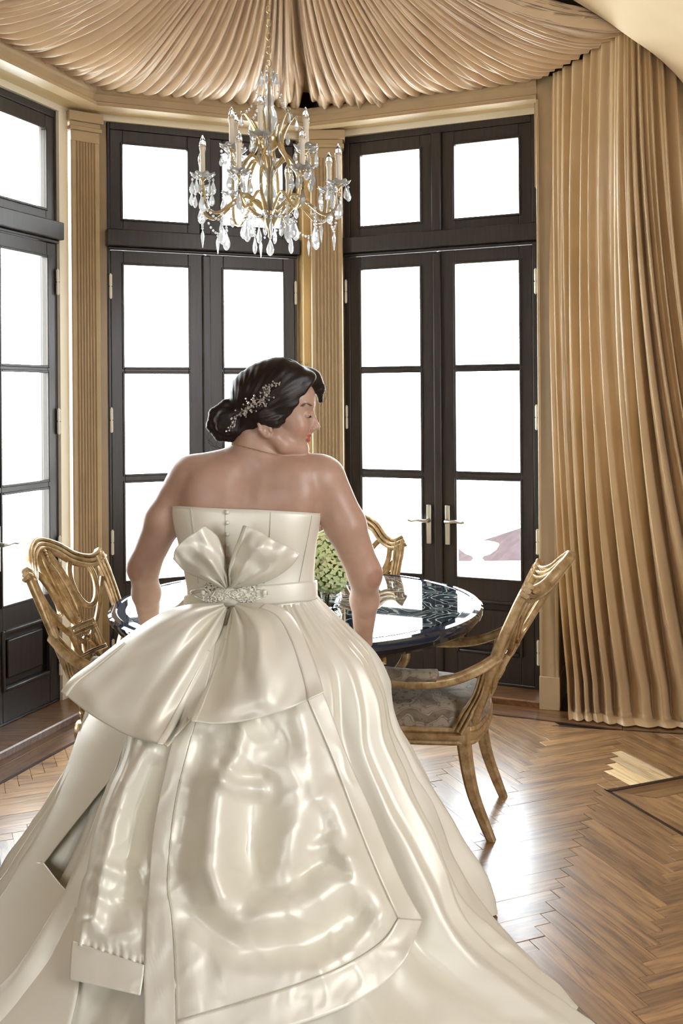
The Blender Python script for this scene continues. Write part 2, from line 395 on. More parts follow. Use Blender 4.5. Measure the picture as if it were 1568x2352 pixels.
# arched opening between room and bay: smooth plaster band with a thick soffit
arch = []
ctrl = [(2.3, 1.0), (2.05, 1.75), (1.80, 2.35), (1.438, 2.868), (1.205, 3.065), (0.985, 3.212), (0.70, 3.36), (0.3, 3.50), (-0.2, 3.56), (-0.7, 3.50), (-1.1, 3.36), (-1.5, 3.10), (-1.85, 2.75), (-2.3, 1.8), (-2.5, 1.0)]
cv = catmull(ctrl, 60)
W = MB(); rows = []
for x, z in cv:
    zo = 4.26; rows.append([Vector((x, 4.19, z)), Vector((x, 3.62, z + 0.012)), Vector((x * 1.0, 3.62, zo)), Vector((x, 4.19, zo))])
W.grid(rows, close_v=True); W.build('trim_16', M['plaster'], angle=60)['kind'] = 'structure'
W = MB(); W.box(-3.0, -2.45, 3.62, 4.0, 0, 4.26); W.build('wall_arch_left', M['plaster'], smooth=False)['kind'] = 'structure'
W = MB(); W.box(2.35, 3.2, 3.62, 4.19, 0, 4.26); W.build('wall_arch_right', M['plaster'], smooth=False)['kind'] = 'structure'

# ------------------------------------------------------------------ terrace seen through the panes
W = MB(); W.box(-14, 14, 6.0, 8.3, -0.25, -0.12); W.box(-14, -2.3, 2.0, 6.0, -0.25, -0.12); M['stone'] = plain('white_stone', srgb(238, 234, 226), 0.7); W.build('terrace', M['stone'], smooth=False)['kind'] = 'structure'
W = MB(); W.box(-14, 14, 8.0, 8.25, -0.12, 0.12); W.box(-14, 14, 7.95, 8.3, 0.12, 0.18); W.build('parapet', M['stone'], bevel=0.01)['kind'] = 'structure'
W = MB(); W.lathe([(.06, 0), (.07, .015), (.05, .03), (.035, .05), (.045, .07), (.10, .09), (.15, .13), (.17, .165), (.16, .175), (.001, .165)], (0, 0, 0), 32, flute=16, fa=.03)
urn = W.build('garden_urn', M['stone']); urn.location = P(1097, 1290, 8.12).xy.to_3d(); urn.location.z = 0.18; tag(urn, 'pale stone urn on the terrace parapet seen through the lowest right pane', 'urn')
hs_ = empty('house', (11.7, 27, -5.75)); tag(hs_, 'low house with reddish roof far beyond the terrace', 'building')
M['roof'] = plain('brown_roof', (.036, .026, .026, 1), .9, spec=0.0, nz=.15, scale=2); M['hwall'] = plain('grey_house_wall', (.026, .024, .030, 1), .9, spec=0.0)
MB().box(-8, 8, -3, 3, -6, 2.7).build('house_wall', M['hwall'], hs_, smooth=False)
W = MB(); W.add([Vector(q) for q in ((-8.4, -3.4, 2.6), (8.4, -3.4, 2.6), (8.4, 3.4, 2.6), (-8.4, 3.4, 2.6), (-6.5, 0, 3.85), (6.5, 0, 3.85))], [(0, 1, 5, 4), (1, 2, 5), (2, 3, 4, 5), (3, 0, 4), (3, 2, 1, 0)]); W.build('house_roof', M['roof'], hs_, smooth=False)
# ------------------------------------------------------------------ drapery lining the bay ceiling
def fnoise(*a): return noise.noise(Vector(a))
def fold(u, seed=0.0):
    """rounded pleat profile, period 1 in u"""
    x = u - math.floor(u); return 1.0 - abs(2 * x - 1) ** 1.6 * 2.0
CX, CY, ZTOP = -0.22, 4.06, 3.72
rim_poly = [(1.229 + .33, 3.35), (1.229, 4.288), (0.985, 4.93)] + [CORN[3], CORN[2], CORN[1], (-1.19, 3.05)]
rim_poly = [(x + (CX - x) * 0.006, y + (CY - y) * 0.006) for x, y in rim_poly]
# arc-length samples of the rim
rp_ = []; acc = 0
for a, b in zip(rim_poly[:-1], rim_poly[1:]):
    L_ = math.dist(a, b); n = max(2, int(L_ / 0.0042))
    for k in range(n): rp_.append((a[0] + (b[0] - a[0]) * k / n, a[1] + (b[1] - a[1]) * k / n, acc + L_ * k / n))
    acc += L_
s_corner = math.dist(rim_poly[0], rim_poly[1]) + math.dist(rim_poly[1], rim_poly[2]) + math.dist(rim_poly[2], rim_poly[3])
rows = []
NR = 46
for x, y, s in rp_:
    row = []
    for j in range(NR):
        q = j / (NR - 1)                       # 0 at the rim, 1 at the gathered centre
        r = 1 - q * 0.965
        px_, py_ = CX + (x - CX) * r, CY + (y - CY) * r
        z = ZT + 0.025 + (ZTOP - ZT) * (q ** 1.15) - 0.60 * q * (1 - q) * (1 - 0.35 * q)
        su = s + 0.05 * fnoise(s * 1.3, q * 1.5, 3.1) + 0.016 * fnoise(s * 5, q * 3, 9.0)
        amp = 0.044 * (0.55 + 0.45 * r) * min(1, 0.35 + q * 6)
        f_ = 0.75 * fold(su / 0.074 + 1.1 * fnoise(s * 2, q * 1.0, 0)) + 0.30 * fold(su / 0.039 + 0.8 * fnoise(s * 3, q * 1.4, 5))
        env = 0.7 + 0.9 * abs(fnoise(s * 2.2, q * 1.1, 12))
        z += -amp * f_ * env
        dc = abs(s - s_corner) / (0.040 + 0.03 * q)
        z += 0.10 * math.exp(-dc * dc)
        # uneven lower hem that dips over the cornice
        if j < 5: z -= (1 - j / 5) * (0.004 + 0.012 * fnoise(s * 9, 4, 4) + 0.008 * f_)
        if px_ > 0.5: py_ = max(py_, 4.20 + .0004 * j)
        row.append(Vector((px_, py_, z)))
    rows.append(row)
for s0, dz in ((s_corner - 0.42, 0.05), (s_corner - 0.30, 0.035), (s_corner + .62, 0.03)):
    for r_, (x, y, s) in zip(rows, rp_):
        wgt = math.exp(-((s - s0) / 0.018) ** 2)
        for j in range(4): r_[j].z -= dz * wgt * (1 - j / 4)
W = MB(); W.grid(rows); o = W.build('ceiling_drapery', M['drape'], angle=180, fix=False)
tag(o, 'champagne satin drapery gathered into a tent under the bay ceiling', 'drapery')

# ------------------------------------------------------------------ floor-length curtain on the right
top = [(1.045, 4.90), (1.15, 4.58), (1.236, 4.27), (1.35, 3.95 + .28), (1.62, 4.25), (2.0, 4.22)]
bot = [(1.112, 4.885), (1.33, 4.82), (1.66, 4.74), (2.00, 4.68), (2.35, 4.60), (2.8, 4.5)]
NU, NV = 560, 104
T_ = catmull(top, NU); B_ = catmull(bot, NU); rows = []
for i in range(NU):
    u = i / (NU - 1); row = []
    i0, i1 = max(i - 1, 0), min(i + 1, NU - 1)
    for j in range(NV):
        v = j / (NV - 1); v = v if v < .6 else 1 - .4 * ((1 - v) / .4) ** 1.25      # 0 top .. 1 floor
        k = v ** 2.0; p = T_[i] * (1 - k) + B_[i] * k
        tg = (T_[i1] - T_[i0]) * (1 - k) + (B_[i1] - B_[i0]) * k; tg /= np.linalg.norm(tg); nrm = np.array((tg[1], -tg[0]))
        if nrm[1] > 0: nrm = -nrm
        uu = u * 19 + 0.9 * fnoise(u * 7, v * 0.8, 2.0)
        amp = (0.022 + 0.040 * v) * (0.6 + 0.8 * abs(fnoise(u * 6, v * 1.3, 8)) + 0.3)
        f_ = fold(uu) * 0.85 + fold(uu * 2.13 + fnoise(u * 9, v, 1)) * 0.30 * (1.1 - 0.9 * v)
        off = amp * f_ + 0.03 * v
        z = (ZT + 0.02) * (1 - v) + 0.02 * v
        if v > 0.95:            # the hem lies in a soft roll on the floor
            t = min(1.0, (v - 0.95) / 0.05); d_ = min(1.0, t / .45); z0_ = ZT * 0.05 * (1 - d_) ** 1.6; e_ = max(0.0, (t - .3) / .7)
            off = amp * f_ * (1 - .7 * t) + .03 * v + .02 * t + .12 * e_ * (0.75 + 0.6 * fnoise(u * 6, 1, 1))
            z = 0.006 + z0_ + 0.020 * math.sin(math.pi * e_) * (0.7 + .5 * fnoise(u * 11, 3, 3)) + .010 * (1 + f_) * (1 - e_) * d_
        row.append(Vector((p[0] + nrm[0] * off, p[1] + nrm[1] * off, z)))
    rows.append(row)
W = MB(); W.grid(rows); o = W.build('curtain', M['curtain'], angle=180, fix=False)
tag(o, 'tan satin floor-length curtain hanging in deep folds at the right', 'curtain')

# ------------------------------------------------------------------ herringbone floor
W = MB(); W.box(-3.2, 3.4, -3.2, 6.0, -0.12, -0.0065); floor = W.build('floor', M['subfloor'], smooth=False); floor['kind'] = 'structure'
A_ = math.radians(22.0); PWID, PLEN, NPL = 0.0548, 0.4384, 8
eA = Vector((math.cos(A_), math.sin(A_), 0)); eB = Vector((math.cos(A_ - math.pi / 2), math.sin(A_ - math.pi / 2), 0))
ORG = Vector((0.644, 3.128, 0))
# border polygons
def off_line(p, q, d):
    p, q = Vector(p), Vector(q); t = (q - p).normalized(); n = Vector((t.y, -t.x)); return (p + n * d, q + n * d)
def isect(l1, l2):
    (p, q), (r, s) = l1, l2; a, b = q - p, s - r; den = a.x * b.y - a.y * b.x
    t = ((r.x - p.x) * b.y - (r.y - p.y) * b.x) / den; return p + a * t
segs = [(CORN[0], CORN[1]), (CORN[1], CORN[2]), (CORN[2], CORN[3]), (CORN[3], (0.977, 4.94)), ((1.14, 4.83), (2.6, 4.50))]
def ring(d):
    ls = [off_line(a, b, d) for a, b in segs]; out = [ls[0][0]]
    for l1, l2 in zip(ls[:-1], ls[1:]): out.append(isect(l1, l2))
    out.append(ls[-1][1]); return out
R0, R1, R2 = ring(0.0), ring(0.165), ring(0.183)
def inside_poly(p, poly):
    c = False; j = len(poly) - 1
    for i in range(len(poly)):
        a, b = poly[i], poly[j]
        if (a[1] > p[1]) != (b[1] > p[1]) and p[0] < (b[0] - a[0]) * (p[1] - a[1]) / (b[1] - a[1]) + a[0]: c = not c
        j = i
    return c
FIELD = [tuple(p) for p in R2] + [(3.1, 4.3), (3.1, 1.0), (-2.9, 1.0), (-2.9, 3.2)]
# second inlay corner on the right (start of the room's own field)
K0 = Vector((1.0226, 3.914)); K1 = K0 + Vector((eA.x, eA.y)) * 2.2; K2 = K0 + Vector((eB.x, eB.y)) * 2.6
def in_room_field(p):
    r = Vector((p[0], p[1])) - K0; a = r.dot(eA.xy); b = r.dot(eB.xy); return a > -0.0 and b > -0.0
def clip_rect(poly, n, c):
    """clip polygon by n.p <= c"""
    out = []
    for i in range(len(poly)):
        a, b = poly[i], poly[(i + 1) % len(poly)]; da, db = n.dot(a) - c, n.dot(b) - c
        if da <= 0: out.append(a)
        if (da < 0 < db) or (db < 0 < da): out.append(a + (b - a) * (da / (da - db)))
    return out
planks = []
def herring(ax, bx, org, wd, ln, test, clips):
    for k in range(-90, 90):
        for m in range(-40, 40):
            # staircase tiling: pairs of planks along k (zigzag) and m (column)
            base = org + (ax * -1 + bx) * (wd * k) * 1.0 + (ax + bx) * (ln * m)
            for kind in (0, 1):
                if kind == 0: c0 = base; u_, v_, lu, lv = bx, ax, ln, wd            # runs along bx
                else: c0 = base - ax * ln + bx * 0.0; u_, v_, lu, lv = ax, bx, ln, wd   # runs along ax
                cen = c0 + u_ * lu / 2 + v_ * lv / 2
                if not (-2.4 < cen.x < 2.6 and 1.4 < cen.y < 5.7): continue
                poly = [c0, c0 + u_ * lu, c0 + u_ * lu + v_ * lv, c0 + v_ * lv]
                planks.append((cen, poly, u_, test, clips))
herring(Vector((eA.x, eA.y)), Vector((eB.x, eB.y)), Vector((ORG.x, ORG.y)), PWID, PLEN, None, None)
def seen_size(c):
    """rough size in the picture of a plank at c (0 when outside the frame)"""
    if c.y < 0.5: return 0
    x = 784 + c.x * F_PX / c.y; y = HZ + CAM_H * F_PX / c.y
    if x < -700 or x > 2300 or y > 3400: return 0
    if x < -60 or x > 1640 or y > 2420: return 0.01 / c.y ** 2
    # hidden under the gown
    if c.y < 3.1 and -1.0 < c.x < 0.25: return 0.2
    return 1 / c.y ** 2
fpoly = [Vector(p) for p in FIELD]
nice = []; rest = MB()
edges_clip = []
for a, b in zip(R2[:-1], R2[1:]):
    t = (b - a).normalized(); n = Vector((-t.y, t.x)); edges_clip.append((n, n.dot(a)))
for cen, poly, u_, _, _ in planks:
    pl = [Vector(p) for p in poly]
    for q_, (n, c) in enumerate(edges_clip):
        if (q_ == 4 and cen.x < 1.03) or (q_ == 3 and cen.x >= 1.03): continue
        if len(pl) >= 3: pl = clip_rect(pl, n, c)
    # cut away what lies in the room's own field (beyond the second inlay)
    ea, eb = eA.xy, eB.xy; ka, kb = ea.dot(K0), eb.dot(K0); parts = []
    if max(ea.dot(p) for p in pl) > ka + .001 and max(eb.dot(p) for p in pl) > kb + .001 if pl else False:
        parts = [clip_rect(pl, ea, ka), clip_rect(clip_rect(pl, -ea, -ka), eb, kb)]
    else: parts = [pl]
    for pl in parts:
        if len(pl) < 3: continue
        area = abs(sum(pl[i - 1].x * pl[i].y - pl[i].x * pl[i - 1].y for i in range(len(pl)))) / 2
        if area < 2e-4: continue
        c2 = sum(pl, Vector((0, 0))) / len(pl); sz = seen_size(c2)
        if sz > 0: nice.append((sz * area, c2, pl, u_))
nice.sort(key=lambda t: -t[0])
PG = 0.0013
def plank_mesh(mb, pl, c, ztop, lift):
    sh = [p + (c - p).normalized() * PG for p in pl]; inn = [p + (c - p).normalized() * (PG + 0.0009) for p in pl]
    n = len(pl)
    vs = [Vector((p.x, p.y, -0.010)) for p in sh] + [Vector((p.x, p.y, ztop - 0.0006 + lift)) for p in sh] + [Vector((p.x, p.y, ztop + lift)) for p in inn]
    fs = [tuple(range(2 * n, 3 * n))]
    for r in (0, 1):
        for i in range(n): fs.append((r * n + i, r * n + (i + 1) % n, (r + 1) * n + (i + 1) % n, (r + 1) * n + i))
    mb.add(vs, fs)
def plank_obj(name, pl, u_, mat, lift=0.0, parent=None):
    c = sum(pl, Vector((0, 0))) / len(pl); ang = math.atan2(u_.y, u_.x); ca, sa = math.cos(-ang), math.sin(-ang)
    loc = [Vector(((p - c).x * ca - (p - c).y * sa, (p - c).x * sa + (p - c).y * ca)) for p in pl]
    mb = MB(); plank_mesh(mb, loc, Vector((0, 0)), 0.0, lift)
    o = mb.build(name, mat, parent or floor, smooth=False)
    o.location = (c.x, c.y, 0); o.rotation_euler = (random.uniform(-.004, .004), random.uniform(-.002, .002), ang); return o
stuff_pl = []
RAW = [Vector((1.10, 4.17)), Vector((1.24, 4.13)), Vector((1.32, 4.02)), Vector((1.12, 4.05)), Vector((1.40, 4.05))]
for i, (sz, c2, pl, u_) in enumerate(nice):
    if i < 262:
        wornd = min((c2 - r).length for r in RAW)
        raw = wornd < 0.10 and abs(u_.dot(eB.xy)) > 0.9
        plank_obj('plank', pl, u_, M['raw_oak'] if raw else M['oak'], (-0.004 if raw else random.uniform(-.0005, .0004)))
    else: stuff_pl.append((c2, pl))
for sub in (0,):
    W = MB()
    for c2, pl in stuff_pl: plank_mesh(W, pl, c2, 0.0, random.uniform(-.0008, .0006))
    if stuff_pl: tag(W.build('herringbone_planks', M['oak'], floor, smooth=False), kind='stuff')
# border strips, inlay lines and the second field
def strip_obj(name, a0, a1, b1, b0, mat, lift=0.0):
    u_ = (a1 - a0).normalized(); plank_obj(name, [a0, a1, b1, b0], u_, mat, lift)
nb = 3
for i in range(len(segs)):
    for k in range(nb):
        ra, rb = ring(0.165 * k / nb), ring(0.165 * (k + 1) / nb)
        strip_obj('border_plank', ra[i], ra[i + 1], rb[i + 1], rb[i], M['oak_dark'], random.uniform(-.0008, .0004))
    strip_obj('inlay_strip', R1[i], R1[i + 1], R2[i + 1], R2[i], M['inlay'], 0.0)
def par(a, b): return K0 + eA.xy * a + eB.xy * b
strip_obj('inlay_strip', par(0, 0), par(2.2, 0), par(2.2, .018), par(.018, .018), M['inlay'])
strip_obj('inlay_strip', par(0, 0), par(0, 3.0), par(.018, 3.0), par(.018, .018), M['inlay'])
for k in range(2):
    g0, g1 = .018 + .06 * k, .018 + .06 * (k + 1)
    strip_obj('border_plank', par(g0, g0), par(2.2, g0), par(2.2, g1), par(g1, g1), M['oak_dark'] if k == 0 else M['oak'])
    strip_obj('border_plank', par(g0, g0), par(g0, 3.0), par(g1, 3.0), par(g1, g1), M['oak'])
for k in range(26):
    a = .138 + PWID * k
    for j in range(5): 
        b = .138 + 0.44 * j + (0.22 if k % 2 else 0)
        b0 = .138 if j == 0 else b - (0.44 if k % 2 == 0 else 0.44)
        b0 = .138 + 0.44 * j - (0.22 if k % 2 and j else 0); b1 = .138 + 0.44 * (j + 1) - (0.22 if k % 2 else 0)
        c = par((a + a + PWID) / 2, (b0 + b1) / 2)
        if seen_size(c) > 0 and 784 + c.x * F_PX / c.y < 1680: plank_obj('plank', [par(a, b0), par(a + PWID, b0), par(a + PWID, b1), par(a, b1)], eB.xy, M['oak'])
# ------------------------------------------------------------------ gilded wood, upholstery, table
def m_gilt():
    m = Mat('antique_gilded_wood'); m.set(Roughness=0.3, Metallic=0.45)
    t = m.n('ShaderNodeTexNoise', Scale=22.0, Detail=6.0, Roughness=0.65); m.l(m.coord(), t.inputs['Vector'])
    col = m.ramp(t.outputs['Fac'], [(0.25, srgb(110, 84, 54)), (0.42, srgb(172, 142, 100)), (0.62, srgb(206, 180, 138)), (0.8, srgb(230, 212, 178))])
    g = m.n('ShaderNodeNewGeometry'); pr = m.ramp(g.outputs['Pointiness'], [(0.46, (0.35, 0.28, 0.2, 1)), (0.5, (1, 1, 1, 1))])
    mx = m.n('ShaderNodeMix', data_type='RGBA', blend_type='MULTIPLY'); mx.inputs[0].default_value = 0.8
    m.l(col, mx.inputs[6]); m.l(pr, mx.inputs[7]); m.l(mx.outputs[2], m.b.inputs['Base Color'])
    m.bump(t.outputs['Fac'], 0.12, 0.002); return m.m
M['gilt'] = m_gilt()
def m_damask():
    m = Mat('scroll_damask'); m.set(Roughness=0.75); m.b.inputs['Sheen Weight'].default_value = 0.3
    c = m.coord(scale=(1, 1, 1))
    n1 = m.n('ShaderNodeTexNoise', Scale=7.0, Detail=2.0, Distortion=2.2); m.l(c, n1.inputs['Vector'])
    wv = m.n('ShaderNodeTexWave', wave_type='RINGS', Scale=4.0, Distortion=9.0, Detail=2.0); wv.inputs['Detail Scale'].default_value = 2.2; m.l(c, wv.inputs['Vector'])
    a = m.ramp(wv.outputs['Fac'], [(0.35, (0, 0, 0, 1)), (0.5, (1, 1, 1, 1)), (0.62, (0, 0, 0, 1)), (0.8, (.6, .6, .6, 1))])
    b = m.ramp(n1.outputs['Fac'], [(0.4, srgb(112, 96, 78)), (0.6, srgb(140, 124, 104))])
    mx = m.n('ShaderNodeMix', data_type='RGBA'); m.l(a, mx.inputs[0]); m.l(b, mx.inputs[6]); mx.inputs[7].default_value = srgb(176, 164, 142)
    n2 = m.n('ShaderNodeTexNoise', Scale=60.0, Detail=3.0); m.l(c, n2.inputs['Vector'])
    r2 = m.ramp(n2.outputs['Fac'], [(0.56, (0, 0, 0, 1)), (0.66, (.7, .7, .7, 1))])
    mx2 = m.n('ShaderNodeMix', data_type='RGBA'); m.l(r2, mx2.inputs[0]); m.l(mx.outputs[2], mx2.inputs[6]); mx2.inputs[7].default_value = srgb(110, 70, 56)
    m.l(mx2.outputs[2], m.b.inputs['Base Color']); m.bump(a, 0.25, 0.0015); return m.m
M['damask'] = m_damask()
def m_marble():
    m = Mat('swirled_dark_glass'); m.set(Roughness=0.03); m.b.inputs['Coat Weight'].default_value = 1.0; m.b.inputs['Coat Roughness'].default_value = 0.01
    c = m.coord()
    n0 = m.n('ShaderNodeTexNoise', Scale=4.0, Detail=1.5); m.l(c, n0.inputs['Vector'])
    vs = m.n('ShaderNodeVectorMath', operation='SCALE'); vs.inputs['Scale'].default_value = 0.42; m.l(n0.outputs['Color'], vs.inputs[0])
    ad = m.n('ShaderNodeVectorMath', operation='ADD'); m.l(c, ad.inputs[0]); m.l(vs.outputs[0], ad.inputs[1])
    vo = m.n('ShaderNodeTexVoronoi', Scale=6.0); m.l(ad.outputs[0], vo.inputs['Vector'])
    sn = m.n('ShaderNodeMath', operation='MULTIPLY'); sn.inputs[1].default_value = 34.0; m.l(vo.outputs['Distance'], sn.inputs[0])
    n3 = m.n('ShaderNodeTexNoise', Scale=9.0, Detail=3.0); m.l(ad.outputs[0], n3.inputs['Vector'])
    ml = m.n('ShaderNodeMath', operation='MULTIPLY_ADD'); ml.inputs[1].default_value = 10.0; m.l(n3.outputs['Fac'], ml.inputs[0]); m.l(sn.outputs[0], ml.inputs[2])
    si = m.n('ShaderNodeMath', operation='SINE'); m.l(ml.outputs[0], si.inputs[0])
    col = m.ramp(si.outputs[0], [(0.0, srgb(22, 34, 46)), (0.45, srgb(48, 74, 94)), (0.75, srgb(92, 122, 142)), (0.97, srgb(186, 194, 178))])
    m.l(col, m.b.inputs['Base Color']); return m.m
M['marble'] = m_marble()
M['black_lacquer'] = plain('black_lacquer', srgb(30, 26, 26), 0.15, coat=0.6)

# ------------------------------------------------------------------ shield-back armchair, local frame: facing +x, y to its left
def moulded(mb, path, wid, thk, nrm, n=10):
    """carved rail: rounded bar with two grooves on its face, along path; nrm = face direction at each point"""
    path = [Vector(p) for p in path]; m = len(path); frames = []
    for i, p in enumerate(path):
        t = (path[min(i + 1, m - 1)] - path[max(i - 1, 0)]).normalized(); nn = Vector(nrm[i] if isinstance(nrm, list) else nrm); nn = (nn - t * nn.dot(t)).normalized()
        frames.append((t.cross(nn), nn))
    rows = []
    for i, (p, (A, B)) in enumerate(zip(path, frames)):
        w_ = wid[i] if hasattr(wid, '__len__') else wid; h = thk[i] if hasattr(thk, '__len__') else thk
        pr = [(-.5, -.3), (-.5, .25), (-.44, .42), (-.34, .50), (-.25, .42), (-.21, .12), (-.16, .14), (-.10, .40), (0, .48), (.10, .40), (.16, .14), (.21, .12), (.25, .42), (.34, .50), (.44, .42), (.5, .25), (.5, -.3), (.40, -.44), (.24, -.5), (.18, -.2), (.10, -.42), (-.10, -.42), (-.18, -.2), (-.24, -.5), (-.40, -.44)]
        rows.append([p + A * (a * w_) + B * (b * h) for a, b in pr])
    k = len(rows[0]); base = len(mb.v); mb.grid(rows, close_v=True)
    mb.f.append(tuple(base + j for j in range(k))[::-1]); mb.f.append(tuple(base + (m - 1) * k + j for j in range(k)))
def back_pt(y, z):
    """surface of the curved, reclined shield back: y across, z height -> chair coordinates"""
    t = (z - 0.42) / 0.5
    return Vector((-0.235 - 0.165 * t - 0.05 * max(0, t) ** 2 - 0.075 * max(0.0, 1 - (y / 0.25) ** 2) * max(0, min(1.2, t + 0.25)), y, z))
def back_n(y, z):
    a = back_pt(y + .01, z) - back_pt(y - .01, z); b = back_pt(y, z + .01) - back_pt(y, z - .01); return a.cross(b).normalized()
def on_back(pts, n): return [tuple(p) for p in catmull([(y, z, 0) for y, z in pts], n)]
def back_rail(mb, pts, n, wid, thk, closed=False):
    c = on_back(pts, n); path = [back_pt(p[0], p[1]) for p in c]; nr = [back_n(p[0], p[1]) for p in c]; moulded(mb, path, wid, thk, nr)
def build_chair():
    r = empty('armchair')
    # backrest: stiles, serpentine crest, shield foot
    for sg in (-1, 1):
        W = MB(); back_rail(W, [(sg * .248, .885), (sg * .246, .78), (sg * .236, .66), (sg * .215, .55), (sg * .19, .47), (sg * .175, .40)], 26, [0.048] * 4 + [0.042] * 18 + [0.05] * 4, 0.034)
        W.build('back_stile', M['gilt'], r, angle=50)
    W = MB(); back_rail(W, [(-.268, .892), (-.215, .868), (-.15, .885), (-.085, .935), (0, .962), (.085, .935), (.15, .885), (.215, .868), (.268, .892)], 44, 0.056, 0.036)
    W.build('crest_rail', M['gilt'], r, angle=50)
    W = MB(); back_rail(W, [(-.215, .56), (-.15, .50), (-.07, .475), (0, .47), (.07, .475), (.15, .50), (.215, .56)], 30, 0.042, 0.032)
    W.build('lower_rail', M['gilt'], r, angle=50)
    # pierced splat: three interlaced loops over a fretted block
    s_ = MB()
    for yc, w_, z0, z1 in ((-.135, .058, .70, .885), (.135, .058, .70, .885), (0, .058, .655, .945)):
        loop = [(yc + w_ * math.cos(a), (z0 + z1) / 2 + (z1 - z0) / 2 * math.sin(a)) for a in [2 * math.pi * k / 28 - math.pi / 2 for k in range(29)]]
        loop = [(y + (0 if yc == 0 else -0.22 * (0.80 - z) * (1 if yc > 0 else -1)), z) for y, z in loop]
        back_rail(s_, loop, 57, 0.022, 0.020)
    back_rail(s_, [(-.225, .80), (-.17, .71), (-.09, .63), (-.02, .585)], 14, 0.016, 0.018); back_rail(s_, [(.225, .80), (.17, .71), (.09, .63), (.02, .585)], 14, 0.016, 0.018)
    back_rail(s_, [(0, .94), (0, .80), (0, .655)], 10, 0.018, 0.018)
    for sg in (-1, 1):       # husk swags
        back_rail(s_, [(sg * .004, .905), (sg * .026, .80), (sg * .018, .68)], 14, 0.012, 0.014)
    sp = s_.build('splat', M['gilt'], r, angle=50)
    W = MB()
    for zz in (.645, .625): back_rail(W, [(-.085, zz), (0, zz), (.085, zz)], 9, 0.014, 0.026)
    for sg in (-1, 1): back_rail(W, [(sg * .082, .655), (sg * .082, .60), (sg * .082, .545)], 8, 0.018, 0.022)
    back_rail(W, [(-.09, .545), (0, .545), (.09, .545)], 9, 0.020, 0.026)
    back_rail(W, [(-.055, .545), (0, .60), (.055, .545)], 12, 0.014, 0.018)
    W.build('fretwork', M['gilt'], sp, angle=50)
    W = MB()                 # bell-flower drops and rosette
    for yc in (-.022, .022):
        for q in range(5): p = back_pt(yc, .528 - .013 * q) + back_n(yc, .52) * .006; W.lathe([(0.001, -.010), (.012 - .001 * q, -.004), (.006, .006), (.001, .010)], p, 8)
    for q in range(7):
        a = 2 * math.pi * q / 7; p = back_pt(.015 * math.cos(a), .60 + .015 * math.sin(a)) + back_n(0, .6) * .012; W.lathe([(.001, -.006), (.007, 0), (.001, .006)], p, 6)
    for q in range(5): p = back_pt(0, .93 - .012 * q) + back_n(0, .9) * .014; W.lathe([(.001, -.009), (.010 - .0014 * q, 0), (.001, .009)], p, 8)
    W.build('carved_flower', M['gilt'], sp)['kind'] = 'stuff'
    W = MB(); back_rail(W, [(0, .53), (0, .47), (0, .42)], 8, [.075, .07, .06, .055, .05, .05, .055, .07], 0.02); W.build('splat_foot', M['gilt'], r)
    # seat frame: bowed rails
    outl = [(.245, -.20), (.262, 0), (.245, .20), (.215, .262), (.05, .262), (-.12, .240), (-.235, .205), (-.262, .10), (-.268, 0), (-.262, -.10), (-.235, -.205), (-.12, -.240), (.05, -.262), (.215, -.262)]
    oc = [Vector((p[0], p[1], 0)) for p in catmull([outl[-1]] + outl + [outl[0], outl[1]], 97)][6:-6]
    cl = catmull([(x, y) for x, y in outl + [outl[0]]], 85)[:-1]; ring_ = [Vector((p[0], p[1], .365)) for p in cl]
    m = len(ring_); frs = []
    for i in range(m):
        t = (ring_[(i + 1) % m] - ring_[i - 1]).normalized(); frs.append((Vector((t.y, -t.x, 0)), Vector((0, 0, 1))))
    W = MB(); W.sweep(ring_, [(-.030, -.034), (.000, -.034), (.006, -.026), (.002, -.018), (.010, -.010), (.010, .004), (.003, .010), (.008, .018), (.004, .030), (-.03, .030)], closed=True, frames=frs)
    W.build('seat_rail', M['gilt'], r, angle=45)
    # upholstered seat
    W = MB(); rows = []; prof = [(0.99, .39), (1.0, .410), (.985, .432), (.93, .452), (.80, .468), (.60, .478), (.35, .484), (.12, .486)]
    for s, z in prof: rows.append([Vector((p[0] * s - (.0), p[1] * s, z - (0.012 if p[0] < -.2 and s > .9 else 0))) for p in cl])
    W.grid(rows, close_v=True); b0 = (len(prof) - 1) * len(cl); W.f.append(tuple(b0 + j for j in range(len(cl)))); W.f.append(tuple(range(len(cl)))[::-1])
    W.build('seat_cushion', M['damask'], r, angle=70)
    # arms with padded rests, legs
    for sg in (-1, 1):
        W = MB()
        c = catmull([(-.340, sg * .238, .655), (-.27, sg * .262, .612), (-.18, sg * .285, .575), (-.06, sg * .298, .558), (.06, sg * .298, .562), (.13, sg * .292, .575), (.165, sg * .285, .570), (.17, sg * .28, .552)], 34)
        moulded(W, c, [0.040] * 26 + [.044] * 8, 0.034, (0, 0, 1)); W.lathe([(.001, -.026), (.02, -.02), (.026, 0), (.02, .02), (.001, .026)], (.158, sg * .283, .565), 12)
        a = W.build('arm', M['gilt'], r, angle=50)
        W = MB(); W.tube(V3(catmull([(-.135, sg * .292, .588), (-.118, sg * .293, .588), (-.03, sg * .299, .584), (.06, sg * .300, .588), (.10, sg * .298, .590), (.115, sg * .297, .588)], 16)), [.012, .022] + [.028] * 12 + [.023, .012], 12, flat=0.85)
        W.build('arm_pad', M['damask'], a)
        W = MB(); moulded(W, catmull([(.140, sg * .29, .560), (.10, sg * .285, .51), (.115, sg * .275, .46), (.17, sg * .262, .40), (.19, sg * .258, .37)], 22), .036, .034, (1, 0, 0))
        W.build('arm_support', M['gilt'], r, angle=50)
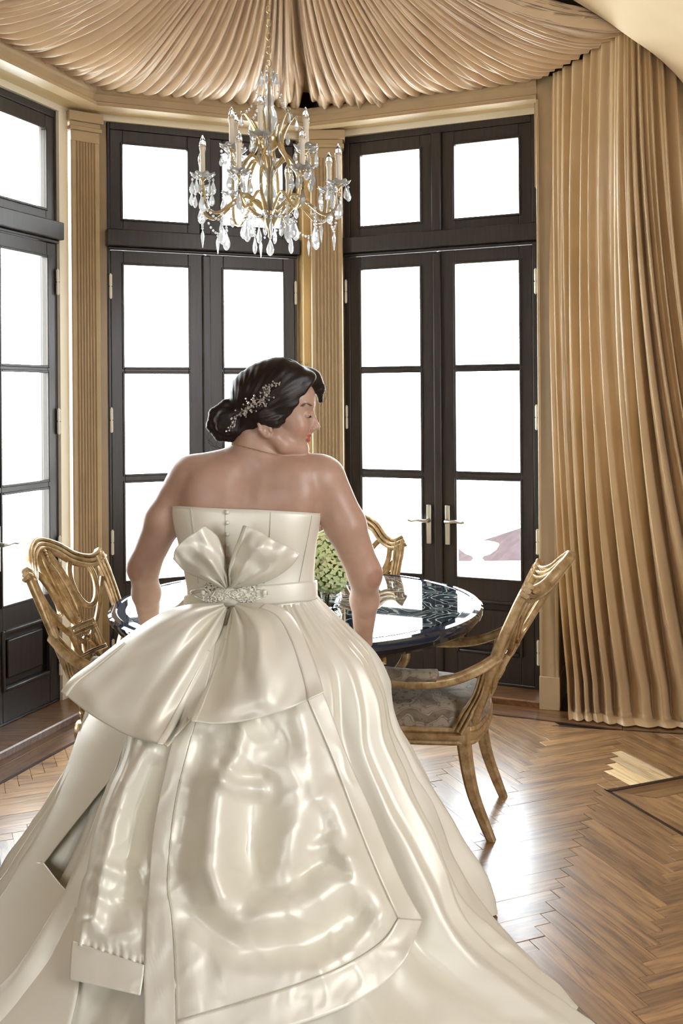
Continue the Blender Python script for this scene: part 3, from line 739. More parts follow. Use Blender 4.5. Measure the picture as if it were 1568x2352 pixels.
        # lower brace from the back stile to the seat rail
        W = MB(); moulded(W, catmull([(-.285, sg * .222, .60), (-.262, sg * .226, .52), (-.225, sg * .226, .45), (-.19, sg * .238, .385)], 16), [.034] * 10 + [.044] * 6, .036, (0, sg, 0)); W.build('stile_brace', M['gilt'], r, angle=50)
        # sabre rear leg
        path = catmull([(-.205, sg * .205, .40), (-.212, sg * .203, .30), (-.235, sg * .200, .17), (-.275, sg * .197, .06), (-.300, sg * .195, 0)], 16); W = MB(); rows = []
        for q, p in enumerate(path):
            h = .026 - .010 * q / 15; rows.append([Vector((p[0] + dx * h, p[1] + dy * h, p[2])) for dx, dy in ((-1, -.6), (-.6, -1), (.6, -1), (1, -.6), (1, .6), (.6, 1), (-.6, 1), (-1, .6))])
        W.grid(rows, close_v=True); W.f.append(tuple(range(8))); W.f.append(tuple(15 * 8 + k for k in range(8))[::-1]); W.build('leg', M['gilt'], r, angle=35)
        # tapered front leg with turned collar
        W = MB(); W.box(.185, .235, sg * .232 - .025, sg * .232 + .025, .33, .40); W.lathe([(.030, .33), (.034, .32), (.026, .31), (.030, .30), (.024, .29), (.023, .25), (.013, .04), (.018, .03), (.017, .012), (.010, 0)], (.21, sg * .232, 0), 16, flute=8, fa=0.05)
        W.build('leg', M['gilt'], r, angle=45)
    return r
chair = build_chair()
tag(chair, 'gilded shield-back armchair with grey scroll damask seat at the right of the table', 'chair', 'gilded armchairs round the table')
def place(o, x, y, fx, fy): o.location = (x, y, 0); o.rotation_euler = (0, 0, math.atan2(fy, fx))
place(chair, 0.274, 3.749, -0.964, 0.265)
c2 = copy_tree(chair); place(c2, -0.70, 3.88, 0.954, -0.30); c2['label'] = 'gilded shield-back armchair on the left, beside the fluted pilaster and partly behind the bow'
c3 = copy_tree(chair); place(c3, -0.125, 4.275, -0.37, -0.93); c3['label'] = 'gilded armchair behind the table, its curved top seen past the right arm of the woman'
# carved collar on the left chair's near rear leg
for ch in c2.children:
    if ch.name.startswith('leg') and ch.type == 'MESH' and min(v.co.x for v in ch.data.vertices) < -0.25 and ch.data.vertices[0].co.y < 0:
        W = MB(); W.lathe([(.030, .20), (.036, .21), (.030, .222), (.036, .234), (.028, .246), (.034, .256), (.040, .30), (.036, .335), (.03, .34)], (-.222, -.202, 0), 16, flute=8, fa=.07)
        W.build('carved_collar', M['gilt'], ch, angle=50)

# ------------------------------------------------------------------ round table
TX, TY, TR, TZ = -0.179, 3.90, 0.722, 0.752
t = empty('dining_table', (TX, TY, 0)); tag(t, 'round pedestal table with glossy swirled dark blue glass top', 'table')
W = MB(); W.lathe([(0.001, TZ - .012), (TR - .075, TZ - .012), (TR - .072, TZ - .001), (TR - .068, TZ), (0.001, TZ)], (0, 0, 0), 96); W.build('swirled_glass_inset', M['marble'], t, angle=20)
W = MB(); W.lathe([(TR - .10, TZ - .014), (TR - .10, TZ - .034), (TR - .02, TZ - .036), (TR - .004, TZ - .030), (TR, TZ - .018), (TR - .001, TZ - .008), (TR - .010, TZ - .0005), (TR - .030, TZ + .001), (TR - .034, TZ - .002), (TR - .066, TZ - .0015), (TR - .068, TZ - .014)], (0, 0, 0), 96)
M['rim'] = plain('bevelled_blue_black_glass', srgb(34, 44, 60), 0.04, coat=1.0); W.build('bevelled_rim', M['rim'], t, angle=25)
W = MB(); W.lathe([(TR - .07, TZ - .062), (TR - .03, TZ - .060), (TR - .022, TZ - .050), (TR - .022, TZ - .034), (TR - .07, TZ - .034)], (0, 0, 0), 72); W.lathe([(.001, TZ - .05), (TR - .04, TZ - .05), (TR - .04, TZ - .034), (.001, TZ - .034)], (0, 0, 0), 48)
W.build('apron', M['black_lacquer'], t, angle=30)
W = MB(); W.lathe([(.20, .06), (.21, .08), (.16, .11), (.09, .14), (.07, .18), (.10, .24), (.13, .30), (.12, .36), (.07, .42), (.055, .50), (.08, .56), (.13, .60), (.16, .62), (.19, .66), (.22, .69), (.22, .70)], (0, 0, 0), 32, flute=12, fa=.03)
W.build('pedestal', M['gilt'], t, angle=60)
for k in range(6):
    a = math.radians(-78 + 60 * k); ca, sa = math.cos(a), math.sin(a)
    sc = catmull([(.06, .50), (.14, .53), (.21, .585), (.245, .645), (.225, .69), (.19, .685), (.185, .655), (.205, .645)], 26)
    W = MB(); W.tube([Vector((p[0] * ca, p[0] * sa, p[1])) for p in sc], [.018 + .012 * math.sin(math.pi * q / 25) for q in range(26)], 8)
    W.tube([Vector((p[0] * ca + .0 , p[0] * sa, p[1])) for p in catmull([(.20, .60), (.27, .62), (.31, .665), (.29, .69), (.27, .675)], 14)], [.014 - .0005 * q for q in range(14)], 7)
    W.build('scroll_bracket', M['gilt'], t)
for k in range(4):
    a = math.radians(45 + 90 * k); ca, sa = math.cos(a), math.sin(a)
    sc = catmull([(.08, .14), (.18, .12), (.27, .06), (.34, .03), (.39, .045), (.385, .075), (.36, .07)], 22)
    W = MB(); W.tube([Vector((p[0] * ca, p[0] * sa, p[1])) for p in sc], [.040 - .0010 * q for q in range(22)], 10); W.build('foot', M['gilt'], t)

# ------------------------------------------------------------------ hydrangeas in a low glass bowl
M['petal'] = plain('pale_green_petal', srgb(226, 232, 180), 0.6, nz=0.08, scale=18)
M['petal'].node_tree.nodes['Principled BSDF'].inputs['Subsurface Weight'].default_value = 0.25
M['leafgreen'] = plain('green_stem', srgb(92, 120, 60), 0.6)
fl = empty('hydrangea_bouquet', (-0.065, 3.80, TZ)); tag(fl, 'pale green hydrangea bouquet standing on the table behind the waist', 'flowers')
rnd = random.Random(5)
for hx, hy, hz, R_ in ((-0.055, 0.02, .15, .085), (0.02, -0.02, .13, .075), (0.0, 0.04, .20, .08), (-.09, -.03, .11, .07)):
    W = MB()
    for q in range(150):
        zq = 1 - 2 * (q + .5) / 150; aq = q * 2.39996; rq = math.sqrt(1 - zq * zq); n = Vector((rq * math.cos(aq), rq * math.sin(aq), zq))
        c = Vector((hx, hy, hz)) + n * R_ * rnd.uniform(.9, 1.03); n2 = (n + Vector((rnd.uniform(-.35, .35), rnd.uniform(-.35, .35), rnd.uniform(-.35, .35)))).normalized()
        u_ = n2.orthogonal().normalized(); v_ = n2.cross(u_); ph = rnd.random() * 6.28
        for k in range(4):
            a = ph + k * math.pi / 2; d = u_ * math.cos(a) + v_ * math.sin(a); e = n2.cross(d); s = .0125 * rnd.uniform(.85, 1.15)
            W.add([c, c + d * s * .55 + e * s * .5 + n2 * .002, c + d * s * 1.15 + n2 * .0035, c + d * s * .55 - e * s * .5 + n2 * .002, c + d * s * .6 + n2 * -.0005], [(0, 1, 4), (1, 2, 4), (2, 3, 4), (3, 0, 4)])
    tag(W.build('flower_head', M['petal'], fl, fix=False, angle=180), kind=None)
    W = MB(); W.tube([(hx * .3, hy * .3, .01), (hx * .6, hy * .6, hz * .5), (hx, hy, hz - .02)], .004, 6); W.lathe([(.001, -.06), (.045, -.03), (.06, 0), (.045, .03), (.001, .06)], (hx, hy, hz), 12); W.build('stem', M['leafgreen'], fl)
def m_crystal():
    m = Mat('clear_crystal'); m.set(Roughness=0.0, IOR=1.52); m.b.inputs['Transmission Weight'].default_value = 1.0
    m.b.inputs['Base Color'].default_value = (0.98, 0.99, 1, 1); return m.m
M['crystal'] = m_crystal()
W = MB(); W.lathe([(.035, 0.0), (.05, .004), (.062, .03), (.058, .055), (.062, .062), (.057, .062), (.053, .053), (.056, .03), (.044, .010), (.001, .008)], (0, 0, 0), 32); W.build('glass_bowl', M['crystal'], fl)
# ------------------------------------------------------------------ crystal chandelier
CHX, CHY = -0.285, 4.05
M['brass'] = plain('pale_gilt_brass', srgb(214, 192, 146), 0.25, 0.7)
def m_drop():
    m = Mat('cut_crystal'); m.set(Roughness=0.02, IOR=1.52); m.b.inputs['Transmission Weight'].default_value = 1.0
    tl_ = m.n('ShaderNodeBsdfTranslucent'); tl_.inputs['Color'].default_value = (.95, .96, .97, 1)
    mx = m.n('ShaderNodeMixShader'); mx.inputs[0].default_value = 0.33; m.l(m.b.outputs[0], mx.inputs[1]); m.l(tl_.outputs[0], mx.inputs[2]); m.l(mx.outputs[0], m.nt.nodes['Material Output'].inputs[0]); return m.m
M['crystal_drop'] = m_drop()
M['candle'] = plain('ivory_candle_sleeve', srgb(238, 226, 205), 0.45)
M['bulb'] = M['crystal']
ch = empty('chandelier', (CHX, CHY, 0)); tag(ch, 'crystal chandelier with candle lamps hanging from a chain over the table', 'chandelier')
def cpart(name, me, mat, loc=(0, 0, 0), rz=0, parent=None, sc=1.0):
    if not me.materials: me.materials.append(mat)
    o = D.objects.new(name, me); COL.objects.link(o); o.parent = parent or ch; o.location = loc; o.rotation_euler = (0, 0, rz); o.scale = (sc, sc, sc); return o
def facet_mesh(name, prof, n, smooth=False):
    W = MB(); W.lathe(prof, (0, 0, 0), n); me = W.mesh(name)
    bm = bmesh.new(); bm.from_mesh(me); bmesh.ops.recalc_face_normals(bm, faces=bm.faces); bm.to_mesh(me); bm.free()
    if smooth: me.shade_smooth()
    return me
# hanging almond drop, origin at its hook
def drop_mesh():
    W = MB(); rows = []
    prof = [(.001, 0), (.0035, -.006), (.009, -.020), (.0125, -.032), (.011, -.043), (.006, -.050), (.001, -.053)]
    for r, z in prof: rows.append([Vector((r * math.cos(a), r * .55 * math.sin(a), z)) for a in [2 * math.pi * k / 8 for k in range(8)]])
    W.grid(rows, close_v=True, flip=True); W.lathe([(.001, .012), (.005, .007), (.005, .003), (.001, -.001)], (0, 0, 0), 6)
    me = W.mesh('pendant'); bm = bmesh.new(); bm.from_mesh(me); bmesh.ops.recalc_face_normals(bm, faces=bm.faces); bm.to_mesh(me); bm.free(); return me
ME_DROP = drop_mesh()
ME_SPEAR = facet_mesh('spear', [(.001, .012), (.005, .006), (.001, .001), (.0055, -.012), (.007, -.022), (.004, -.045), (.001, -.064)], 6)
ME_BEAD = facet_mesh('bead', [(.001, -.0065), (.0055, -.003), (.0055, .003), (.001, .0065)], 7)
def bob_mesh():
    W = MB(); rows = []; n = 40
    for r, z in [(.004, 0), (.018, -.004), (.034, -.001), (.046, .009), (.048, .013), (.043, .012), (.033, .003), (.018, .001), (.004, .004)]:
        rows.append([Vector((r * (1 + (.09 * math.cos(8 * a) if r > .03 else 0)) * math.cos(a), r * (1 + (.09 * math.cos(8 * a) if r > .03 else 0)) * math.sin(a), z + (0.004 * math.cos(8 * a) if r > .03 else 0))) for a in [2 * math.pi * k / n for k in range(n)]])
    W.grid(rows, close_v=True, flip=True); me = W.mesh('bobeche'); me.shade_smooth(); return me
ME_BOB = bob_mesh()
ME_CANDLE = facet_mesh('candle_sleeve', [(.009, 0), (.0095, .002), (.0095, .086), (.0105, .094), (.0130, .104), (.0130, .110), (.006, .111)], 14, False); ME_CANDLE.shade_smooth()
ME_BULB = facet_mesh('bulb', [(.0125, .110), (.0138, .118), (.0128, .130), (.0088, .144), (.003, .156), (.0008, .160)], 12, True)
ME_CUP = facet_mesh('cup', [(.003, -.034), (.005, -.028), (.004, -.020), (.012, -.012), (.014, -.004), (.010, 0), (.008, .004)], 12, True)
# chain, canopy, stem
W = MB()
z = 2.865
k = 0
while z < 3.66:
    rows = []; pts = []
    for q in range(13):
        a = 2 * math.pi * q / 12; u_, v_ = .009 * math.cos(a), .0165 * math.sin(a)
        pts.append(Vector((u_, 0, z + .0165 + v_)) if k % 2 else Vector((0, u_, z + .0165 + v_)))
    W.tube(pts, .0021, 5, cap=False); z += .0275; k += 1
W.build('chain', M['brass'], ch)
W = MB(); W.lathe([(.001, 3.60), (.03, 3.61), (.055, 3.64), (.06, 3.67), (.001, 3.68)], (0, 0, 0), 20); W.build('ceiling_cup', M['brass'], ch)
W = MB(); W.lathe([(.002, 2.20), (.006, 2.205), (.010, 2.235), (.030, 2.262), (.046, 2.275), (.030, 2.287), (.010, 2.295), (.008, 2.55), (.026, 2.56), (.044, 2.585), (.046, 2.60), (.02, 2.615), (.006, 2.625), (.004, 2.87)], (0, 0, 0), 24)
W.build('stem', M['brass'], ch)
W = MB(); W.lathe([(.009, 2.628), (.022, 2.642), (.033, 2.672), (.030, 2.705), (.016, 2.735), (.020, 2.755), (.014, 2.785), (.007, 2.82)], (0, 0, 0), 16, flute=8, fa=.06); W.build('glass_baluster', M['crystal_drop'], ch, angle=60)
W = MB(); W.lathe([(.014, 2.31), (.03, 2.33), (.034, 2.36), (.020, 2.40), (.014, 2.44), (.03, 2.47), (.03, 2.50), (.014, 2.53)], (0, 0, 0), 16, flute=8, fa=.06); W.build('glass_baluster', M['crystal_drop'], ch, angle=60)
for zz, rr in ((2.862, .032), (2.615, .075)):
    for q in range(7): cpart('pendant', ME_DROP, M['crystal_drop'], (rr * math.cos(q * .8976), rr * math.sin(q * .8976), zz), q * .8976, sc=.75)
# S-curved cage arms
for q in range(6):
    a = math.radians(18 + 60 * q); ca, sa = math.cos(a), math.sin(a)
    pr = catmull([(.02, 2.285), (.07, 2.30), (.115, 2.36), (.125, 2.43), (.10, 2.50), (.06, 2.555), (.055, 2.61), (.075, 2.66), (.105, 2.70), (.115, 2.69)], 40)
    W = MB(); W.tube([Vector((p[0] * ca, p[0] * sa, p[1])) for p in pr], [.0075] * 30 + [.006 - .0003 * j for j in range(10)], 8); W.build('cage_scroll', M['brass'], ch)
    for zz, rr in ((2.686, .115), (2.42, .13)):
        cpart('pendant', ME_DROP, M['crystal_drop'], (rr * ca, rr * sa, zz), a, sc=.8)
    # beaded swag up to the crown
    W = MB()
    for j in range(9):
        u_ = j / 8; rr = .115 * (1 - u_) + .03 * u_; zz = 2.70 * (1 - u_) + 2.86 * u_ - .05 * math.sin(math.pi * u_); W.lathe([(.001, -.006), (.005, -.003), (.005, .003), (.001, .006)], (rr * ca, rr * sa, zz), 6)
    W.build('bead_string', M['crystal_drop'], ch, smooth=False)['kind'] = 'stuff'
def lamp_arm(a, R_, zc, z0, drops, low):
    ca, sa = math.cos(a), math.sin(a); tip = (R_ * ca, R_ * sa)
    if low: pr = [(.03, z0), (R_ * .35, z0 + .055), (R_ * .55, z0 + .02), (R_ * .78, z0 - .030), (R_ * .95, z0 - .010), (R_, zc - .035)]
    else: pr = [(.02, z0), (R_ * .45, z0 + .05), (R_ * .75, z0 + .00), (R_ * .95, z0 + .01), (R_, zc - .035)]
    pr = catmull(pr, 26); W = MB(); W.tube([Vector((p[0] * ca, p[0] * sa, p[1])) for p in pr], [.0065] * 26, 8); arm = W.build('arm', M['brass'], ch)
    cpart('cup', ME_CUP, M['brass'], (tip[0], tip[1], zc), 0, arm)
    cpart('bobeche', ME_BOB, M['crystal_drop'], (tip[0], tip[1], zc - .004), a, arm)
    cpart('candle_sleeve', ME_CANDLE, M['candle'], (tip[0], tip[1], zc + .004), 0, arm)
    cpart('bulb', ME_BULB, M['bulb'], (tip[0], tip[1], zc + .004), 0, arm)
    for q in range(drops):
        b = a + 2 * math.pi * (q + .5) / drops; x, y = tip[0] + .043 * math.cos(b), tip[1] + .043 * math.sin(b)
        if q % 2: cpart('bead', ME_BEAD, M['crystal_drop'], (x, y, zc - .012), b)
        cpart('pendant', ME_DROP, M['crystal_drop'], (x, y, zc - (.030 if q % 2 else .016)), b, sc=(1.0 if low else .8))
    sp = cpart('pendant', ME_DROP, M['crystal_drop'], (tip[0], tip[1], zc - .065), a, sc=1.45 if low else 1.1)
    W = MB()
    for j in range(4): W.lathe([(.001, -.0065), (.0055, -.003), (.0055, .003), (.001, .0065)], (tip[0], tip[1], zc - .04 - .012 * j), 6)
    W.build('bead_string', M['crystal_drop'], ch, smooth=False)['kind'] = 'stuff'
low_a = [math.radians(d) for d in (-12, 33, 78, 128, 172, 207, 250, 300)]
for i, a in enumerate(low_a): lamp_arm(a, .285, 2.405 + (.018 if i % 2 else 0), 2.315, 5, True)
up_a = [math.radians(d) for d in (-28, 30, 96, 150, 212, 262)]
for i, a in enumerate(up_a): lamp_arm(a, .17, 2.545 + (.028 if i % 2 else 0), 2.475, 4, False)
# swagged bead strings between the lower arms with a spear at the middle
for i, a in enumerate(low_a):
    b = low_a[(i + 1) % len(low_a)] + (2 * math.pi if i == len(low_a) - 1 else 0); p0 = Vector((.285 * math.cos(a), .285 * math.sin(a), 2.345)); p1 = Vector((.285 * math.cos(b), .285 * math.sin(b), 2.345))
    W = MB(); nb_ = 15
    for j in range(nb_):
        u_ = j / (nb_ - 1); p = p0.lerp(p1, u_) + Vector((0, 0, -.105 * 4 * u_ * (1 - u_) * 1.0)); W.lathe([(.001, -.0055), (.0048, -.002), (.0048, .002), (.001, .0055)], p, 6)
    W.build('bead_string', M['crystal_drop'], ch, smooth=False)['kind'] = 'stuff'
    pm = p0.lerp(p1, .5); cpart('pendant', ME_SPEAR, M['crystal_drop'], (pm.x, pm.y, 2.345 - .12), a, sc=1.1)
# bottom tier drops
for q in range(10):
    a = 2 * math.pi * q / 10 + .2; rr = .105; cpart('pendant', ME_DROP, M['crystal_drop'], (rr * math.cos(a), rr * math.sin(a), 2.262), a, sc=1.35)
    W = MB()
    for j in range(8): u_ = j / 7; W.lathe([(.001, -.005), (.0045, -.002), (.0045, .002), (.001, .005)], ((.04 + (rr - .04) * u_) * math.cos(a), (.04 + (rr - .04) * u_) * math.sin(a), 2.292 - .018 * math.sin(math.pi * u_)), 6)
    W.build('bead_string', M['crystal_drop'], ch, smooth=False)['kind'] = 'stuff'
cpart('pendant', ME_DROP, M['crystal_drop'], (0, 0, 2.195), 0, sc=1.3)
for q in range(8):
    a = 2 * math.pi * q / 8 + .4; rr = .20; cpart('pendant', ME_DROP, M['crystal_drop'], (rr * math.cos(a), rr * math.sin(a), 2.235), a, sc=1.4)
    W = MB()
    for j in range(5): W.lathe([(.001, -.006), (.005, -.003), (.005, .003), (.001, .006)], (rr * math.cos(a), rr * math.sin(a), 2.255 + .013 * j), 6)
    W.build('bead_string', M['crystal_drop'], ch, smooth=False)['kind'] = 'stuff'
# ------------------------------------------------------------------ smooth blended volumes for the figure (surface nets)
def sm(a, b, k):
    h = np.clip(0.5 + 0.5 * (b - a) / k, 0, 1); return b * (1 - h) + a * h - k * h * (1 - h)
def smax(a, b, k): return -sm(-a, -b, k)
def cap(p, a, b, ra, rb):
    a, b = np.array(a, np.float32), np.array(b, np.float32); ab = b - a; t = np.clip(((p - a) @ ab) / max(1e-9, float(ab @ ab)), 0, 1)
    return np.linalg.norm(p - a - t[:, None] * ab, axis=1) - (ra + (rb - ra) * t)
def ell(p, c, r, R=None):
    q = p - np.array(c, np.float32)
    if R is not None: q = q @ np.array(R, np.float32)
    r = np.array(r, np.float32); k0 = np.linalg.norm(q / r, axis=1); k1 = np.linalg.norm(q / (r * r), axis=1)
    return k0 * (k0 - 1) / np.maximum(k1, 1e-6)
def surf_net(fn, lo, hi, h, blk=8):
    lo = np.array(lo, float); n = [int(math.ceil((b - a) / h / blk)) * blk + 1 for a, b in zip(lo, hi)]
    F = np.ones(n, np.float32)
    nb = [(x - 1) // blk for x in n]
    ci = np.stack(np.meshgrid(*[np.arange(b) for b in nb], indexing='ij'), -1).reshape(-1, 3)
    cen = (lo + (ci + 0.5) * blk * h).astype(np.float32); d = fn(cen); near = np.abs(d) < blk * h * 1.15
    for c_, s in zip(ci[~near], d[~near]):
        if s < 0: a = c_ * blk; F[a[0]:a[0] + blk + 1, a[1]:a[1] + blk + 1, a[2]:a[2] + blk + 1] = -1
    g = np.stack(np.meshgrid(*[np.arange(blk + 1)] * 3, indexing='ij'), -1).reshape(-1, 3)
    act = ci[near]
    for s in range(0, len(act), 256):
        a = act[s:s + 256] * blk; idx = (a[:, None, :] + g[None]).reshape(-1, 3); v = fn((lo + idx * h).astype(np.float32))
        F[idx[:, 0], idx[:, 1], idx[:, 2]] = v
    S = F < 0
    C = [(i, j, k) for i in (0, 1) for j in (0, 1) for k in (0, 1)]
    cnt = sum(S[i:n[0] - 1 + i, j:n[1] - 1 + j, k:n[2] - 1 + k].astype(np.int8) for i, j, k in C)
    cells = np.argwhere((cnt > 0) & (cnt < 8)); vid = -np.ones((n[0] - 1, n[1] - 1, n[2] - 1), np.int32); vid[tuple(cells.T)] = np.arange(len(cells))
    pos = np.zeros((len(cells), 3)); num = np.zeros(len(cells))
    for a in C:
        for ax in range(3):
            if a[ax]: continue
            b = list(a); b[ax] = 1
            fa = F[tuple((cells + a).T)]; fb = F[tuple((cells + b).T)]; x = (fa < 0) != (fb < 0)
            t = np.where(x, fa / np.where(fa == fb, 1, fa - fb), 0); pt = np.array(a, float)[None].repeat(len(cells), 0); pt[:, ax] = t
            pos[x] += pt[x]; num[x] += 1
    V = lo + (cells + pos / num[:, None]) * h
    Q = []
    for ax in range(3):
        u, v = (ax + 1) % 3, (ax + 2) % 3; sl = [slice(None)] * 3; sl2 = [slice(None)] * 3; sl[ax] = slice(0, n[ax] - 1); sl2[ax] = slice(1, n[ax])
        e = np.argwhere(S[tuple(sl)] != S[tuple(sl2)]); e = e[(e[:, u] > 0) & (e[:, v] > 0) & (e[:, u] < n[u] - 1) & (e[:, v] < n[v] - 1)]
        if not len(e): continue
        ins = S[tuple(e.T)]; qs = []
        for du, dv in ((-1, -1), (0, -1), (0, 0), (-1, 0)):
            c = e.copy(); c[:, u] += du; c[:, v] += dv; qs.append(vid[tuple(c.T)])
        q = np.stack(qs, 1); q[~ins] = q[~ins][:, ::-1]; Q.append(q)
    return V, np.concatenate(Q)
def net_mesh(name, nets):
    vs, fs, o = [], [], 0
    for V, Q in nets: vs.append(V); fs.append(Q + o); o += len(V)
    V = np.concatenate(vs); Q = np.concatenate(fs); Q = Q[(Q >= 0).all(1)]
    me = D.meshes.new(name); me.vertices.add(len(V)); me.vertices.foreach_set('co', V.astype(np.float32).ravel())
    me.loops.add(Q.size); me.loops.foreach_set('vertex_index', Q.astype(np.int32).ravel())
    me.polygons.add(len(Q)); me.polygons.foreach_set('loop_start', np.arange(0, Q.size, 4, dtype=np.int32)); me.polygons.foreach_set('loop_total', np.full(len(Q), 4, np.int32))
    me.update(calc_edges=True); me.validate(); me.shade_smooth(); return me
# ------------------------------------------------------------------ the bride
BY = 2.94
bride = empty('person', (P(577, 1360, BY).x, BY, 0)); BL = bride.location.copy()
tag(bride, 'woman in strapless ivory satin gown seen from behind, leaning on the table, head turned right', 'person')
def part(o):                       # geometry is made in world coordinates; hang it on the figure without moving it
    o.matrix_parent_inverse = Matrix.Translation(-BL) if o.parent is bride else o.matrix_parent_inverse; return o
def vb(px, py, Y=BY): p = P(px, py, Y); return (p.x, p.y, p.z)
K = BY / F_PX
ARMS = {}
def hand_prims(wx, wy, wz, side):
    """palm, four fingers of different length and a thumb resting on the table; side -1 left hand, +1 right hand"""
    pr = []; kx = wx - side * 0.030; ky = wy + 0.085; kz = TZ + 0.020
    pr.append(('c', (wx, wy, wz), (kx - .012, ky, kz), .026, .014, .012)); pr.append(('c', (wx, wy, wz), (kx + .020, ky, kz), .024, .013, .012)); pr.append(('c', (wx, wy, wz - .004), (kx - .030, ky - .006, kz), .020, .013, .012))
    for j, (off, ln) in enumerate(((-.034, .058), (-.012, .074), (.011, .080), (.033, .070))):
        if side < 0: off = -off
        a = (kx + off, ky - .004, kz); b = (kx + off * 1.25, ky + ln * .5, TZ + .021); c = (kx + off * 1.4, ky + ln * .85, TZ + .014); d = (kx + off * 1.45, ky + ln * 1.08, TZ + .0085)
        pr += [('c', a, b, .0105, .0092, .006), ('c', b, c, .0092, .0085, .004), ('c', c, d, .0085, .0075, .004)]
    s = -side; a = (wx + s * .016, wy + .018, wz - .014); b = (wx + s * .045, wy + .05, TZ + .022); c = (wx + s * .062, wy + .078, TZ + .012)
    pr += [('c', a, b, .014, .0115, .010), ('c', b, c, .0115, .0088, .004)]
    return pr
WL, WR = (vb(345, 1448, 3.17)), (vb(834, 1472, 3.16))
PRIM = [  # kind, a, b, ra, rb, blend
    ('e', vb(568, 1185), (.200, .102, .17), .05), ('e', vb(574, 1330), (.165, .102, .20), .06), ('e', vb(580, 1440), (.20, .13, .14), .06),
    ('c', vb(452, 1104), vb(728, 1104), .066, .066, .05), ('c', vb(480, 1150), vb(662, 1150), .080, .080, .06),
    ('c', vb(582, 1062, 2.945), vb(472, 1088), .056, .050, .05), ('c', vb(600, 1062, 2.945), vb(716, 1090), .056, .050, .05),
    ('c', vb(575, 1078, 2.95), vb(603, 985, 2.935), .060, .054, .045),
    ('c', vb(545, 1075, 2.93), vb(575, 1000, 2.915), .030, .030, .03), ('c', vb(655, 1080, 2.96), vb(622, 1000, 2.90), .018, .018, .02),
    ('e', vb(478, 1140, 2.868), (.055, .030, .065), .035), ('e', vb(672, 1140, 2.868), (.055, .030, .065), .035),
    ('e', vb(505, 1085, 2.885), (.07, .03, .03), .03), ('e', vb(660, 1085, 2.885), (.07, .03, .03), .03),
    # arms
    ('c', vb(434, 1099, 2.95), vb(376, 1195, 2.95), .061, .055, .03), ('c', vb(376, 1195, 2.95), vb(329, 1302, 2.985), .055, .045, .02), ('c', vb(329, 1302, 2.985), vb(336, 1362, 3.06), .042, .041, .03), ('c', vb(336, 1362, 3.06), WL, .042, .027, .02),
    ('c', vb(746, 1099, 2.95), vb(792, 1205, 2.95), .061, .060, .03), ('c', vb(792, 1205, 2.95), vb(838, 1318, 2.985), .060, .048, .02), ('c', vb(838, 1318, 2.985), vb(837, 1378, 3.06), .045, .042, .03), ('c', vb(837, 1378, 3.06), WR, .043, .027, .02),
    
] + hand_prims(*WL, -1) + hand_prims(*WR, 1)
HY = 2.935
def hb(px, py, dy=0.0): p = P(px, py, HY); return (p.x, HY + dy, p.z)
HEAD_P = [('e', hb(632, 906), (.094, .076, .098), .02), ('e', hb(680, 914), (.0570, .064, .055), .02), ('e', hb(676, 966), (.047, .058, .062), .03),
    ('e', hb(668, 1008), (.043, .046, .044), .03), ('c', hb(689, 1031), hb(690.5, 1031.5), .0205, .0205, .02),
    ('c', hb(655, 1022), hb(687, 1033), .020, .018, .02)]
for sg in (-1, 1):
    HEAD_P += [('c', hb(636, 1004, sg * .050), hb(652, 1022, sg * .042), .020, .020, .02), ('c', hb(652, 1022, sg * .042), hb(688, 1034, sg * .012), .019, .017, .02),
        ('e', hb(688, 978, sg * .034), (.026, .022, .026), .015), ('c', hb(714, 931, sg * .010), hb(703, 929, sg * .044), .0085, .008, .012),
        ('e', hb(704, 952, sg * .031), (.0135, .0145, .0115), .006), ('c', hb(718.5, 984, sg * .006), hb(719.5, 985, sg * .0105), .0068, .0062, .005),
        ('c', hb(706, 1003.0, sg * .018), hb(709.0, 1001, sg * .0035), .0040, .0062, .004), ('c', hb(704, 1005.5, sg * .018), hb(706.5, 1010, 0), .0035, .0070, .004)]
HEAD_P += [('c', hb(709, 950), hb(712, 984), .0125, .0135, .010), ('c', hb(713, 940), hb(725, 973), .0065, .0078, .008), ('c', hb(725, 976), hb(728.0, 980.5), .0082, .0092, .006), ('c', hb(712, 985), hb(709, 998), .0075, .0070, .008)]
def apply_prims(p, L):
    d = None
    for q in L:
        v = cap(p, q[1], q[2], q[3], q[4]) if q[0] == 'c' else ell(p, q[1], q[2])
        d = v if d is None else sm(d, v, q[-1])
    return d
def f_body(p):
    d = apply_prims(p, PRIM)
    groove = cap(p, vb(562, 1090, 2.83), vb(555, 1200, 2.80), .012, .012); d = smax(d, -(groove - .004), .05)
    return d
